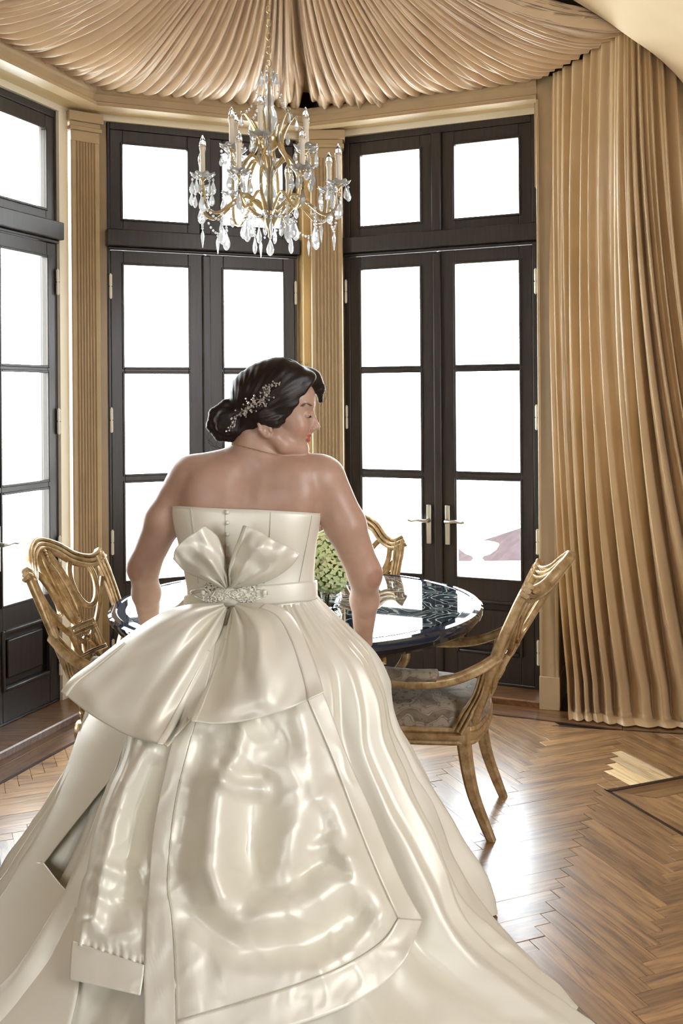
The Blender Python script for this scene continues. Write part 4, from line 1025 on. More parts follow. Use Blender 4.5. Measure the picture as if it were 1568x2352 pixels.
def f_head(p):
    d = apply_prims(p, HEAD_P)
    for sg in (-1, 1): d = smax(d, -ell(p, hb(719, 947, sg * .033), (.010, .016, .010)), .010)
    d = smax(d, -cap(p, hb(714, 1005.2, -.02), hb(714, 1005.2, .02), .0022, .0022), .002)
    d = smax(d, -cap(p, hb(722, 990, -.0065), hb(718, 989, -.0065), .0022, .003), .002)
    # ear on the side towards us
    e = ell(p, hb(612, 982, -.068), (.013, .007, .022))
    hx = [(601, 985), (599, 972), (606, 962), (617, 963), (622, 972)]
    for (a0, a1), (b0, b1) in zip(hx[:-1], hx[1:]): e = sm(e, cap(p, hb(a0, a1, -.074), hb(b0, b1, -.074), .0042, .0040), .003)
    e = sm(e, cap(p, hb(601, 985, -.073), hb(613, 998, -.070), .0042, .0055), .003); e = sm(e, ell(p, hb(619, 998, -.069), (.0085, .0065, .0085)), .004)
    e = smax(e, -ell(p, hb(616, 985, -.078), (.0065, .008, .009)), .003); e = sm(e, cap(p, hb(624, 981, -.070), hb(626, 989, -.070), .0045, .0045), .003)
    d = sm(d, e, .006)
    d = sm(d, cap(p, vb(575, 1078, 2.95), vb(603, 985, 2.935), .060, .054), .03)
    d = sm(d, cap(p, vb(655, 1080, 2.96), vb(622, 1000, 2.90), .018, .018), .02)
    return d
zc = P(600, 1052, HY).z
def keep(VQ, head):
    V, Q = VQ; c = V[Q].mean(1); x, z = c[:, 0], c[:, 2]; x0_ = P(533, 1019, 2.88).x; zl = P(533, 1021, 2.88).z - .245 * (x - x0_)
    inn = (z > zl) & (x > -.400) & (x < -.010); return V, Q[inn if head else ~((z > zl + .0015) & (x > -.398) & (x < -.012))]
nb_ = surf_net(lambda p: sm(f_body(p), f_head(p), .006), (-.72, 2.72, .70), (.20, 3.42, zc + .10), .0042)
nh_ = surf_net(lambda p: sm(f_body(p), f_head(p), .006), (-.405, 2.80, zc - .06), (.0, 3.08, 1.70), .0022)
me = net_mesh('body', [keep(nb_, False), keep(nh_, True)])
# colour attribute: lips, brow, cheek (colour of the skin itself)
co = np.zeros(len(me.vertices) * 3, np.float32); me.vertices.foreach_get('co', co); co = co.reshape(-1, 3)
base = np.tile(np.array([0.50, 0.315, 0.235, 1.0], np.float32), (len(co), 1))
def blob(c, r, col, k=1.0):
    d = np.linalg.norm((co - np.array(c)) / np.array(r), axis=1); wgt = (np.clip(1.25 - d, 0, .4) / .4 * k)[:, None]; base[:] = base * (1 - wgt) + np.array(list(col) + [1.0]) * wgt
blob(hb(694, 984, -.03), (.03, .04, .028), (.54, .28, .21), .5)
for sg in (-1, 1):
    blob(hb(708, 1001.5, sg * .008), (.0105, .016, .0058), (.42, .10, .08), .95); blob(hb(706, 1009.5, sg * .008), (.0105, .014, .0068), (.47, .12, .10), .95)
for q in range(9):
    u_ = q / 8; blob(hb(714 - 19 * u_, 931 - 6 * math.sin(u_ * 2.4) + 5 * u_ * u_, -.013 - .036 * u_), (.0055, .040, .0030 - .0010 * u_), (.06, .035, .025), .8)
blob(vb(306, 1312, 2.945), (.03, .03, .03), (.40, .20, .14), .5); blob(vb(862, 1331, 2.945), (.028, .03, .028), (.34, .16, .11), .6)
at = me.color_attributes.new('skin_tint', 'FLOAT_COLOR', 'POINT'); at.data.foreach_set('color', base.astype(np.float32).ravel())
def m_skin():
    m = Mat('skin'); m.set(Roughness=0.42); a = m.n('ShaderNodeAttribute'); a.attribute_name = 'skin_tint'
    t = m.n('ShaderNodeTexNoise', Scale=40.0, Detail=4.0); m.l(m.coord(), t.inputs['Vector'])
    hs = m.n('ShaderNodeHueSaturation'); mr = m.n('ShaderNodeMapRange'); m.l(t.outputs['Fac'], mr.inputs[0]); mr.inputs[3].default_value = .9; mr.inputs[4].default_value = 1.1
    m.l(mr.outputs[0], hs.inputs['Value']); m.l(a.outputs['Color'], hs.inputs['Color']); m.l(hs.outputs[0], m.b.inputs['Base Color'])
    m.b.inputs['Subsurface Weight'].default_value = 0.25; m.b.inputs['Subsurface Radius'].default_value = (.02, .008, .004); m.b.inputs['Subsurface Scale'].default_value = 0.5
    return m.m
M['skin'] = m_skin()
part(link('body', me, M['skin'], bride, angle=180))
# lashes of the lowered lid
M['lash'] = plain('dark_lash', srgb(22, 15, 13), 0.5)
W = MB()
for q in range(16):
    u_ = q / 15; a0 = Vector(hb(713 - 12 * u_ ** 1.3, 955 + 1.5 * math.sin(3.1 * u_), -.034 - .013 * u_ + .004)); tip = a0 + Vector((.0055 - .004 * u_, -.004, -.0035 + .0008 * math.cos(u_ * 3)))
    W.tube([a0, (a0 + tip) / 2 + Vector((0, 0, -.001)), tip], [.0008, .0006, .0002], 5)
W.tube([Vector(hb(714.5 - 13 * u_ ** 1.2, 954.5 + 2 * math.sin(3.1 * u_), -.0315 - .015 * u_)) for u_ in [q / 9 for q in range(10)]], .0011, 5)
part(W.build('eyelash', M['lash'], bride))

# hair: side-parted, swept to a low rolled chignon
HR = (.112, .090, .106); HC = hb(629, 906)
def hairline(z):
    pts = [(P(0, y, HY).z, hb(x, y)[0]) for x, y in ((1012, 0),) ] if False else None
    ys = np.array([830, 870, 892, 915, 937, 958, 979, 990, 1000]); xs = np.array([760, 730, 715, 701, 685, 668, 657, 650, 642])
    zz = np.array([hb(0, y)[2] for y in ys]); xx = np.array([hb(x, 900)[0] for x in xs]); return np.interp(-z, -zz, xx)
def f_hair(p):
    d = ell(p, HC, HR)
    d = sm(d, cap(p, hb(572, 900), hb(560, 930), .055, .045), .03); d = sm(d, cap(p, hb(600, 960, -.02), hb(560, 985, -.01), .050, .034), .03)
    d = sm(d, cap(p, hb(600, 960, .02), hb(560, 985, .01), .050, .034), .03)
    d = sm(d, cap(p, hb(655, 872, -.01), hb(700, 880, -.018), .058, .040), .03)
    d = smax(d, (p[:, 0] - hairline(p[:, 2])) * .9 - .10 * np.maximum(0, p[:, 1] - HY), .006)
    zb = hb(0, 1003)[2]; bot = np.interp(p[:, 0], [hb(530, 900)[0], hb(555, 900)[0], hb(582, 900)[0], hb(601, 900)[0], hb(636, 900)[0], hb(650, 900)[0]], [hb(0, 1012)[2], hb(0, 1005)[2], hb(0, 992)[2], hb(0, 983)[2], hb(0, 986)[2], hb(0, 996)[2]])
    d = sm(d, cap(p, hb(610, 955, -.066), hb(632, 968, -.062), .022, .020), .02)
    d = smax(d, bot - p[:, 2], .006)
    sw = cap(p, hb(668, 862, .02), hb(712, 872, .030), .040, .034); sw = sm(sw, cap(p, hb(712, 872, .030), hb(732, 892, .040), .030, .018), .01); sw = sm(sw, cap(p, hb(732, 892, .040), hb(735, 920, .048), .016, .007), .01)
    d = sm(d, sw, .012)
    # parting: fine valley running forward from the crown
    d = smax(d, -cap(p, hb(655, 822, -.022), hb(722, 890, -.040), .0035, .003), .006)
    # side lock against the cheek
    # chignon
    b = ell(p, hb(524, 968, -.006), (.046, .050, .046)); arc = [(556, 932), (520, 931), (494, 950), (488, 978), (506, 1000), (540, 1003), (566, 990)]
    for (a0, a1), (b0, b1) in zip(arc[:-1], arc[1:]): b = sm(b, cap(p, hb(a0, a1, -.008), hb(b0, b1, -.008), .0175, .0175), .006)
    for (a0, a1), (b0, b1) in (((545, 950), (515, 955)), ((515, 955), (510, 980)), ((510, 980), (535, 988))): b = sm(b, cap(p, hb(a0, a1, -.038), hb(b0, b1, -.038), .013, .013), .004)
    d = sm(d, b, .008)
    x, z = p[:, 0], p[:, 2]; q = hb(538, 968); ang = np.arctan2(z - q[2], x - q[0]); rr = np.hypot(z - q[2], x - q[0])
    wv = np.sin(ang * 34 + 2.5 * np.sin(rr * 30) + 6 * np.sin(p[:, 1] * 25)) + .6 * np.sin(ang * 57 + 3 * np.sin(rr * 22))
    d = d + .0008 * wv * np.clip((rr - .05) / .04, 0, 1)
    return d
mh = net_mesh('hair', [surf_net(f_hair, (-.41, 2.80, 1.38), (.0, 3.08, 1.71), .0026)])
def m_hair():
    m = Mat('dark_brown_hair'); m.set(Roughness=0.38); q = hb(538, 968)
    sp = m.n('ShaderNodeSeparateXYZ'); sb = m.n('ShaderNodeVectorMath', operation='SUBTRACT'); sb.inputs[1].default_value = q; m.l(m.coord(), sb.inputs[0]); m.l(sb.outputs[0], sp.inputs[0])
    at = m.n('ShaderNodeMath', operation='ARCTAN2'); m.l(sp.outputs['Z'], at.inputs[0]); m.l(sp.outputs['X'], at.inputs[1])
    nz = m.n('ShaderNodeTexNoise', Scale=14.0, Detail=2.0); m.l(m.coord(), nz.inputs['Vector'])
    cb = m.n('ShaderNodeCombineXYZ'); ml = m.n('ShaderNodeMath', operation='MULTIPLY'); ml.inputs[1].default_value = 30.0; m.l(at.outputs[0], ml.inputs[0]); m.l(ml.outputs[0], cb.inputs[0])
    m.l(nz.outputs['Fac'], cb.inputs[1]); y_ = m.n('ShaderNodeMath', operation='MULTIPLY'); y_.inputs[1].default_value = 60.0; m.l(sp.outputs['Y'], y_.inputs[0]); m.l(y_.outputs[0], cb.inputs[2])
    t = m.n('ShaderNodeTexNoise', Scale=2.2, Detail=5.0, Roughness=.7); m.l(cb.outputs[0], t.inputs['Vector'])
    m.l(m.ramp(t.outputs['Fac'], [(0.3, srgb(14, 10, 9)), (0.75, srgb(48, 33, 27))]), m.b.inputs['Base Color']); m.bump(t.outputs['Fac'], 0.5, 0.0012)
    m.b.inputs['Specular IOR Level'].default_value = 0.35; return m.m
M['hair'] = m_hair()
part(link('hair', mh, M['hair'], bride, angle=180))
W = MB(); rr_ = random.Random(3)
for q in range(12):
    px0, py0 = rr_.uniform(650, 705), 0; py0 = 824 + max(0, (px0 - 655)) * .32; a0 = Vector(hb(px0, py0, rr_.uniform(-.02, .03)))
    W.tube([a0, a0 + Vector((rr_.uniform(-.004, .008), 0, .006)), a0 + Vector((rr_.uniform(-.004, .010), 0, .007 + rr_.uniform(0, .004)))], [.0004, .0003, .0001], 4)
for (x0, y0, x1, y1, x2, y2) in ((492, 1000, 480, 1015, 500, 1028), (505, 1008, 498, 1022, 510, 1030), (488, 985, 478, 1005, 492, 1020), (735, 900, 744, 915, 734, 934), (738, 890, 750, 905, 742, 928), (740, 880, 752, 893, 748, 915)):
    W.tube(V3(catmull([hb(x0, y0, .02 if x0 > 700 else (-.068 if x0 > 640 else -.02)), hb(x1, y1, .03 if x0 > 700 else (-.064 if x0 > 640 else -.02)), hb(x2, y2, .03 if x0 > 700 else (-.060 if x0 > 640 else -.02))], 9)), .0006, 4)
tag(part(W.build('stray_hair', M['hair'], bride)), kind='stuff')

# jewelled comb
def hair_y(px, py):
    best = HY
    for c, r in ((HC, HR), (hb(572, 905), (.055, .055, .055)), (hb(524, 968, -.006), (.052, .058, .052)), (hb(585, 965, -.02), (.05, .052, .05))):
        x, _, z = hb(px, py); q = 1 - ((x - c[0]) / r[0]) ** 2 - ((z - c[2]) / r[2]) ** 2
        if q > 0: best = min(best, c[1] - r[1] * math.sqrt(q))
    return best
comb = part(tag(empty('hair_comb', (0, 0, 0), 0, bride), 'silver wire comb set with crystal beads'))
M['silver'] = plain('silver_wire', srgb(214, 206, 196), 0.25, 0.9); M['pearl'] = plain('pearl', srgb(232, 222, 208), 0.2, 0.15, coat=.6)
M['gem'] = plain('faceted_crystal_bead', srgb(222, 216, 210), 0.08, 0.55, coat=1.0)
spine = [(532, 987), (541, 965), (556, 948), (572, 938), (590, 930), (605, 918), (617, 905), (622, 890), (636, 881), (647, 884)]
def hp(px, py, out=.006): x, _, z = hb(px, py); return Vector((x, hair_y(px, py) - out, z))
wires = MB(); beads = MB(); rr_ = random.Random(11)
sp = catmull([(a, b, 0) for a, b in spine], 44); wires.tube([hp(p[0], p[1]) for p in sp], .0008, 5)
def gem(c, r): beads.lathe([(r * .15, -r), (r * .85, -r * .45), (r * .85, r * .45), (r * .15, r)], c, 6)
for q, p in enumerate(sp):
    for k in range(3 if 8 < q < 30 else 1):
        a = rr_.uniform(0, 6.28); L_ = rr_.uniform(6, 24) if 6 < q < 31 else rr_.uniform(3, 8)
        ex, ey = p[0] + L_ * math.cos(a), p[1] + L_ * math.sin(a) * .9; e = hp(ex, ey, rr_.uniform(.006, .014))
        wires.tube([hp(p[0], p[1]), (hp(p[0], p[1]) + e) / 2 + Vector((0, -.002, 0)), e], .0005, 4); gem(e, rr_.uniform(.0020, .0036))
        if rr_.random() < .4: gem(hp((ex + p[0]) / 2, (ey + p[1]) / 2, .009), .0022)
    if q % 2 == 0: gem(hp(p[0], p[1], .008), .0030)
for (gx, gy) in ((624, 898), (618, 908), (575, 936), (583, 930), (568, 944), (560, 940), (590, 922)):   # larger navette stones and a small flower
    c = hp(gx, gy, .010); beads.lathe([(.0005, -.006), (.0036, -.001), (.0036, .001), (.0005, .006)], c, 6)
o = wires.build('wire', M['silver'], comb); o.matrix_parent_inverse = Matrix.Identity(4)
o = tag(beads.build('crystal_beads', M['gem'], comb, smooth=False), kind='stuff')
W = MB(); W.lathe([(.001, -.003), (.003, 0), (.001, .003)], vb(533, 1019, 2.885), 8)
W.tube(V3(catmull([vb(527, 1017, 2.89), vb(533, 1020, 2.882), vb(560, 1026, 2.872), vb(600, 1036, 2.868), vb(640, 1046, 2.88)], 14)), .0009, 4); part(W.build('necklace', plain('fine_gold_chain', srgb(214, 180, 110), .3, .9), bride))
# ------------------------------------------------------------------ gown: bodice, sash, skirt, overskirt, bow
def ring_fn(rows):
    """rows of (py, left px, right px, near depth, far depth) -> interpolators over z"""
    zs = [P(577, r[0], BY).z for r in rows]; xl = [P(r[1], r[0], BY).x for r in rows]; xr = [P(r[2], r[0], BY).x for r in rows]
    o = np.argsort(zs); zs = np.array(zs)[o]; A = [np.array(v)[o] for v in (xl, xr, [r[3] for r in rows], [r[4] for r in rows])]
    def cub(z, a):   # monotone-ish smooth interpolation
        i = int(np.clip(np.searchsorted(zs, z) - 1, 0, len(zs) - 2)); t = (z - zs[i]) / (zs[i + 1] - zs[i]); t = min(max(t, 0), 1)
        m0 = (a[i + 1] - a[max(i - 1, 0)]) / (zs[i + 1] - zs[max(i - 1, 0)]); j = min(i + 2, len(zs) - 1); m1 = (a[j] - a[i]) / (zs[j] - zs[i]); hh = zs[i + 1] - zs[i]
        return (2*t**3-3*t*t+1)*a[i] + (t**3-2*t*t+t)*hh*m0 + (-2*t**3+3*t*t)*a[i+1] + (t**3-t*t)*hh*m1
    return lambda z: [cub(z, a) for a in A]
BOD = ring_fn([(1150, 394, 742, .124, .125), (1185, 397, 738, .130, .130), (1250, 412, 727, .124, .125), (1310, 424, 722, .119, .118), (1345, 430, 721, .119, .116), (1372, 431, 722, .122, .118), (1400, 425, 728, .13, .12)])
def bod_pt(phi, z, off=0.0):
    xl, xr, dn, df = BOD(z); cx = (xl + xr) / 2; w_ = (xr - xl) / 2 + off; s = math.sin(phi); d = (dn if s > 0 else df) + off
    c = math.cos(phi); e = .82
    return Vector((cx + w_ * math.copysign(abs(c) ** e, c), BY - d * math.copysign(abs(s) ** e, s), z))
def bod_hit(px, py, off=0.0):
    r = ray(px, py); lo_, hi_ = 2.6, BY
    for _ in range(24):
        Y = (lo_ + hi_) / 2; z = CAM_H + r.z * Y; x = r.x * Y; xl, xr, dn, df = BOD(z); cx = (xl + xr) / 2; w_ = (xr - xl) / 2 + off; d = dn + off
        g = (abs(x - cx) / w_) ** (2 / .82) + (abs(Y - BY) / d) ** (2 / .82) - 1
        if g < 0: hi_ = Y
        else: lo_ = Y
    return Vector((r.x * hi_, hi_, CAM_H + r.z * hi_))
zb0 = P(577, 1392, BY).z
W = MB(); rows = []; NB_ = 180
for j in range(26):
    row = []
    for k in range(NB_):
        phi = 2 * math.pi * k / NB_; c = math.cos(phi); s = math.sin(phi)
        ztop = P(577, 1170 + 10 * c - (0 if s > 0 else 40 * s * s * -1) * 0 + (-22 if s < -.3 else 0) * 0, BY - .12 * s).z
        z = ztop + (zb0 - ztop) * j / 25; q = bod_pt(phi, z); n_ = .0015 * fnoise(q.x * 14, q.z * 9, 3); row.append(q + Vector((0, -n_, 0)))
    rows.append(row)
W.grid(rows, close_v=True)
ti = [(p - Vector((0, 0, 0))) for p in rows[0]]; cx0 = sum((p.x for p in ti)) / NB_
W.grid([rows[0], [Vector((p.x + (cx0 - p.x) * .03, p.y + (BY - p.y) * .05, p.z + .0015)) for p in rows[0]], [Vector((p.x + (cx0 - p.x) * .06, p.y + (BY - p.y) * .09, p.z - .02)) for p in rows[0]]], close_v=True)
bodice = part(W.build('bodice', M['satin'], bride, angle=180, weld=.0002))
M['seam'] = plain('satin_seam', srgb(206, 198, 178), 0.5)
def bod_line(name, pts, r, n=22, off=.0006, mat='seam', par=None):
    W = MB(); W.tube([bod_hit(p[0], p[1], off) for p in catmull([(a, b, 0) for a, b in pts], n)], r, 5); return W.build(name, M[mat], par or bodice)
for pts in ([(438, 1168), (442, 1200), (447, 1240), (450, 1290), (455, 1340)], [(621, 1176), (619, 1230), (612, 1290), (606, 1340)], [(716, 1184), (708, 1230), (697, 1285), (686, 1340)], [(517, 1170), (517, 1240), (519, 1300), (521, 1345)]):
    bod_line('seam', pts, .0010)
W = MB(); W.tube([rows[0][k % NB_] + Vector((0, 0, -.0006)) for k in range(NB_ + 1)], .0016, 5, cap=False); W.build('top_binding', M['satin'], bodice)
for q, y in enumerate((1177, 1201, 1227, 1252, 1277, 1302)):
    c = bod_hit(521 + q * .5, y, .004); W = MB(); rows_ = []
    for a in range(7):
        t_ = math.pi * a / 6; rows_.append([c + Vector((.0066 * math.sin(t_) * math.cos(b), .0062 * math.sin(t_) * math.sin(b) * 1.0, .0064 * math.cos(t_))) for b in [2 * math.pi * k / 10 for k in range(10)]])
    W.grid(rows_, close_v=True); W.build('button', M['satin'], bodice)
# sash
W = MB(); rows = []
for j in range(9):
    row = []
    for k in range(NB_):
        phi = 2 * math.pi * k / NB_; c = math.cos(phi); s = math.sin(phi); v = j / 8
        pt = 1350 - 16 * c + (-3 * s); pb = 1387 - 12 * c + (4 * s); z = P(577, pt + (pb - pt) * v, BY - .12 * s).z
        q = bod_pt(phi, z, .0085 + .002 * math.sin(math.pi * v) + (.001 * fnoise(phi * 5, v * 2, 1))); row.append(q)
    rows.append(row)
W.grid(rows, close_v=True); sash = part(W.build('sash', M['satin'], bride, angle=180)); sm_ = sash.modifiers.new('thickness', 'SOLIDIFY'); sm_.thickness = .004; sm_.offset = -1
# frog closure: knotted cord motif over the sash
W = MB()
def fp(px, py, out): return bod_hit(px, py, .013 + out)
def cord(pts, n=60, r=.0027, ph=0):
    c = catmull([(a, b, 0) for a, b in pts], n); W.tube([fp(p[0], p[1], .003 * math.sin(q * .9 + ph)) for q, p in enumerate(c)], r, 7)
for cx_, s_ in ((487, -1), (566, 1)):
    cord([(cx_ - s_ * 38, 1366), (cx_ - s_ * 14, 1352), (cx_ + s_ * 4, 1374), (cx_ + s_ * 16, 1380), (cx_ + s_ * 38, 1370), (cx_ + s_ * 50, 1362), (cx_ + s_ * 38, 1354), (cx_ + s_ * 14, 1352), (cx_ - s_ * 4, 1370), (cx_ - s_ * 20, 1378), (cx_ - s_ * 38, 1368)], 90)
    for a0 in (0, .79):
        pts = []
        for q in range(49):
            t_ = 2 * math.pi * q / 48; r_ = 10 + 12 * abs(math.cos(2 * (t_ + a0))) ; pts.append((cx_ + r_ * 1.15 * math.cos(t_), 1364 + r_ * math.sin(t_)))
        cord(pts, 97, .0024, a0 * 4)
    for lx, ly in ((cx_ - 4, 1343), (cx_ - 2, 1388), (cx_ + s_ * 12, 1347), (cx_ + s_ * 8, 1386)):
        cord([(lx + 7 * math.cos(2 * math.pi * q / 10), ly + 7 * math.sin(2 * math.pi * q / 10)) for q in range(11)], 26, .0024)
for q in range(3): cord([(500 + q * 8, 1352), (520 + q * 6, 1372), (548 + q * 4, 1356 + q * 6)], 20, .0024, q); cord([(500 + q * 8, 1378), (520 + q * 6, 1358), (548 + q * 4, 1376 - q * 4)], 20, .0024, q + 1)
W.build('frog_closure', M['satin'], sash, angle=180)
for bx in (466, 607):
    c = fp(bx, 1361, .002); W = MB(); W.lathe([(.001, -.008), (.006, -.006), (.008, 0), (.006, .006), (.001, .008)], c, 12); W.build('knot_button', M['satin'], sash)

# skirt
SKR = [(1366, 433, 721, .125, .12), (1385, 415, 738, .150, .13), (1410, 380, 765, .19, .15), (1450, 335, 808, .255, .18), (1500, 300, 852, .315, .21), (1560, 268, 876, .365, .23), (1650, 224, 896, .43, .28), (1750, 178, 943, .50, .33), (1850, 120, 998, .57, .38), (1950, 52, 1043, .66, .42), (2030, 12, 1080, .77, .45), (2080, -14, 1096, .90, .47), (2105, -34, 1104, 1.06, .48), (2119, -50, 1110, 1.30, .49)]
SK = ring_fn(SKR)
_zt0, _zt1, _nt = -0.02, 1.05, 1600
_tab = []
for _i in range(_nt + 1):
    xl, xr, dn, df = SK(_zt0 + (_zt1 - _zt0) * _i / _nt); _tab.append((float(xl + xr) / 2, float(xr - xl) / 2, float(dn), float(df)))
def sk_dims(z):
    q = (z - _zt0) / (_zt1 - _zt0) * _nt
    q = 0.0 if q < 0 else (_nt - .001 if q >= _nt else q); i = int(q); t = q - i; a, b = _tab[i], _tab[i + 1]
    return a[0] + (b[0] - a[0]) * t, a[1] + (b[1] - a[1]) * t, a[2] + (b[2] - a[2]) * t, a[3] + (b[3] - a[3]) * t
ZF0 = P(577, 2119, BY).z
def flare(z, s): return max(0.0, s) * 0.75 * max(0.0, 1 - (z - ZF0) / 0.30) ** 3
def sk_disp(phi, z, x, y):
    """soft folds that open towards the hem"""
    t = min(1.0, max(0.0, (P(577, 1380, BY).z - z) / 0.95)); top_ = max(0.0, 1 - t * 7)
    f = 0.0045 * math.cos(phi * 46 + 3 * fnoise(phi * 6, 0, 2)) * top_ + .0035 * math.cos(phi * 83) * top_
    ph = phi + .16 * fnoise(phi * 1.5, z * 1.6, 4)
    side = 0.35 + 0.65 * min(1, abs(math.cos(phi)) * 1.4)
    f += (0.010 + 0.040 * t) * side * (0.7 * math.cos(ph * 11 + .8) + .45 * math.cos(ph * 19 + 2.2 + 2 * fnoise(z * 2, 0, 1))) * min(1, t * 4)
    q_ = phi * 5.2 + .5 * fnoise(phi * 2, z * 1.3, 9); f += (.006 + .022 * t) * side * (1 - 2 * abs(2 * (q_ - math.floor(q_)) - 1) ** .8) * min(1, t * 4)
    f += .012 * fnoise(x * 5, y * 5, z * 5) * min(1, t * 3) + .005 * fnoise(x * 14, y * 14, z * 11) * min(1, t * 3)
    lo_ = max(0.0, 1 - z / .45); f += lo_ * (.020 * fnoise(x * 7 + 3, y * 7, 2) + .010 * (1 - abs(2 * fnoise(x * 9, y * 6, 5))) ** 2)
    return f
def sk_pt(phi, z, off=0.0, disp=True):
    cx, w_, dn, df = sk_dims(z); s, c = math.sin(phi), math.cos(phi); d = dn if s > 0 else df
    if s > 0: w_ = w_ + flare(z, s)
    x, y = cx + w_ * c, BY - d * s
    o = off + (sk_disp(phi, z, x, y) if disp else 0)
    return Vector((x + o * c, y - o * s, z))
W = MB(); rows = []; ztop = P(577, 1372, BY).z; NZ, NP = 130, 420
for j in range(NZ):
    v = j / (NZ - 1); z = ztop + (ZF0 + .003 - ztop) * (1 - (1 - v) ** 1.25)
    rows.append([sk_pt(2 * math.pi * k / NP, z) for k in range(NP)])
for row in rows:
    for q in row: q.z = max(q.z, .004)
W.grid(rows, close_v=True); skirt = part(W.build('skirt', M['satin'], bride, angle=180, fix=True))

def sk_hit(px, py, off):
    r = ray(px, py); best = None
    lo_ = 1.2; prev = None
    def g(Y):
        z = CAM_H + r.z * Y; x = r.x * Y
        zc_ = max(z, ZF0); cx, w_, dn, df = sk_dims(zc_); s = (BY - Y) / (dn + off); s = max(0, s)
        return ((x - cx) / (w_ + flare(zc_, min(1, s)) + off)) ** 2 + ((Y - BY) / (dn + off)) ** 2 - 1, z
    Y = lo_; gm = 9e9; Ym = BY
    while Y < BY:
        v, z = g(Y)
        if v < gm: gm, Ym = v, Y
        if v < 0 or z < 0.006 + off * .5: break
        Y += .05
    else:
        Y = Ym; return Vector((r.x * Y, Y, CAM_H + r.z * Y))
    a, b = Y - .05, Y
    for _ in range(14):
        m = (a + b) / 2; v, z = g(m)
        if v < 0 or z < 0.006 + off * .5: b = m
        else: a = m
    return Vector((r.x * b, b, CAM_H + r.z * b))
def coons(top_, bot_, left_, right_, nu, nv):
    T, B_, L_, R_ = (catmull([(p[0], p[1], 0) for p in q], n) for q, n in ((top_, nu), (bot_, nu), (left_, nv), (right_, nv))); out = []
    for i in range(nu):
        u = i / (nu - 1); col = []
        for j in range(nv):
            v = j / (nv - 1); p = (1 - v) * T[i] + v * B_[i] + (1 - u) * L_[j] + u * R_[j] - ((1 - u) * (1 - v) * T[0] + u * (1 - v) * T[-1] + (1 - u) * v * B_[0] + u * v * B_[-1]); col.append((p[0], p[1]))
        out.append(col)
    return out
def ridge(px, py, pts, sig, amp):
    """gaussian crease or roll along a line given in the picture frame, used to sculpt the cloth's relief"""
    best = 9e9
    for (ax, ay), (bx, by) in zip(pts[:-1], pts[1:]):
        dx, dy = bx - ax, by - ay; t = max(0, min(1, ((px - ax) * dx + (py - ay) * dy) / (dx * dx + dy * dy))); best = min(best, (px - ax - t * dx) ** 2 + (py - ay - t * dy) ** 2)
    return amp * math.exp(-best / (2 * sig * sig))
RIDGES = [([(500, 1810), (492, 1900), (482, 1990), (505, 2060)], 30, .055), ([(585, 1850), (575, 1950), (600, 2040)], 34, -.050), ([(640, 1770), (690, 1850), (665, 1960), (600, 2070)], 34, .030), ([(725, 1800), (740, 1900), (690, 2010)], 26, -.018),
    ([(505, 1785), (540, 1812), (600, 1815)], 13, .026), ([(505, 1760), (545, 1785), (600, 1782)], 10, -.020), ([(560, 1665), (545, 1730), (520, 1775)], 14, .022), ([(600, 1665), (640, 1720), (620, 1790)], 26, -.022), ([(690, 1650), (712, 1760), (730, 1830)], 20, .022),
    ([(760, 1830), (790, 1930), (840, 2030), (880, 2090)], 26, .028), ([(720, 1950), (760, 1935), (800, 1975)], 12, .014), ([(690, 2010), (740, 1985), (790, 2010)], 11, -.012), ([(560, 2130), (680, 2100), (780, 2030)], 34, .030), ([(450, 2110), (560, 2180), (700, 2170), (800, 2110)], 30, -.030),
    ([(740, 2230), (800, 2190), (860, 2120)], 20, .018), ([(460, 1700), (440, 1830), (415, 1990)], 18, -.016), ([(430, 2150), (440, 2250), (445, 2330)], 24, .014), ([(520, 2230), (620, 2240), (700, 2225)], 26, .012),
    ([(330, 1720), (290, 1800), (262, 1880), (235, 1990), (215, 2110)], 17, .034), ([(350, 1760), (318, 1860), (300, 1960), (285, 2060)], 13, -.024), ([(235, 1830), (215, 1920), (200, 2000)], 10, -.014), ([(240, 1990), (280, 2005), (320, 1990)], 13, .014), ([(215, 2055), (270, 2080), (320, 2070)], 13, -.014), ([(200, 2120), (250, 2150), (300, 2140)], 12, .012),
    ([(950, 2190), (985, 2230), (1060, 2290)], 22, .020)]
def relief(px, py):
    h = sum(ridge(px, py, *r) for r in RIDGES)
    n1 = 1 - abs(2 * fnoise(px / 75 + .6 * fnoise(px / 50, py / 60, 2), py / 95, 8.0)); n2 = 1 - abs(2 * fnoise(px / 38, py / 46, 12.0))
    return h * 1.15 + .0042 * n1 ** 3 + .0010 * n2 ** 2 + .007 * fnoise(px / 60, py / 70, 1.5) 
def cloth(name, grid_, off, parent, thick=.003, rel=1.0, curl=None, edge=0.0):
    nu, nv = len(grid_), len(grid_[0]); rows = []
    for i, col in enumerate(grid_):
        row = []
        for j, (x, y) in enumerate(col):
            u, v = i / (nu - 1), j / (nv - 1); o = off + relief(x, y) * rel + (curl(u, v) if curl else 0); p = sk_hit(x, y, o); row.append(p)
        rows.append(row)
    W = MB(); W.grid(rows); o = W.build(name, M['satin'], parent, angle=180)
    if thick: m = o.modifiers.new('thickness', 'SOLIDIFY'); m.thickness = thick; m.offset = 0
    return o, rows
# side flap on the left
fl_g = coons([(205, 1600), (250, 1640), (300, 1660)], [(-190, 2330), (-20, 2360), (150, 2400)], [(205, 1600), (168, 1720), (122, 1840), (60, 1950), (15, 2040), (-60, 2140), (-190, 2330)], [(300, 1660), (281, 1720), (262, 1775), (222, 1828), (180, 1880), (140, 1931), (101, 1982), (101, 1982), (134, 2025), (168, 2068), (185, 2140), (180, 2270), (150, 2400)], 34, 70)
o, _ = cloth('side_flap', fl_g, .030, skirt, rel=.25)
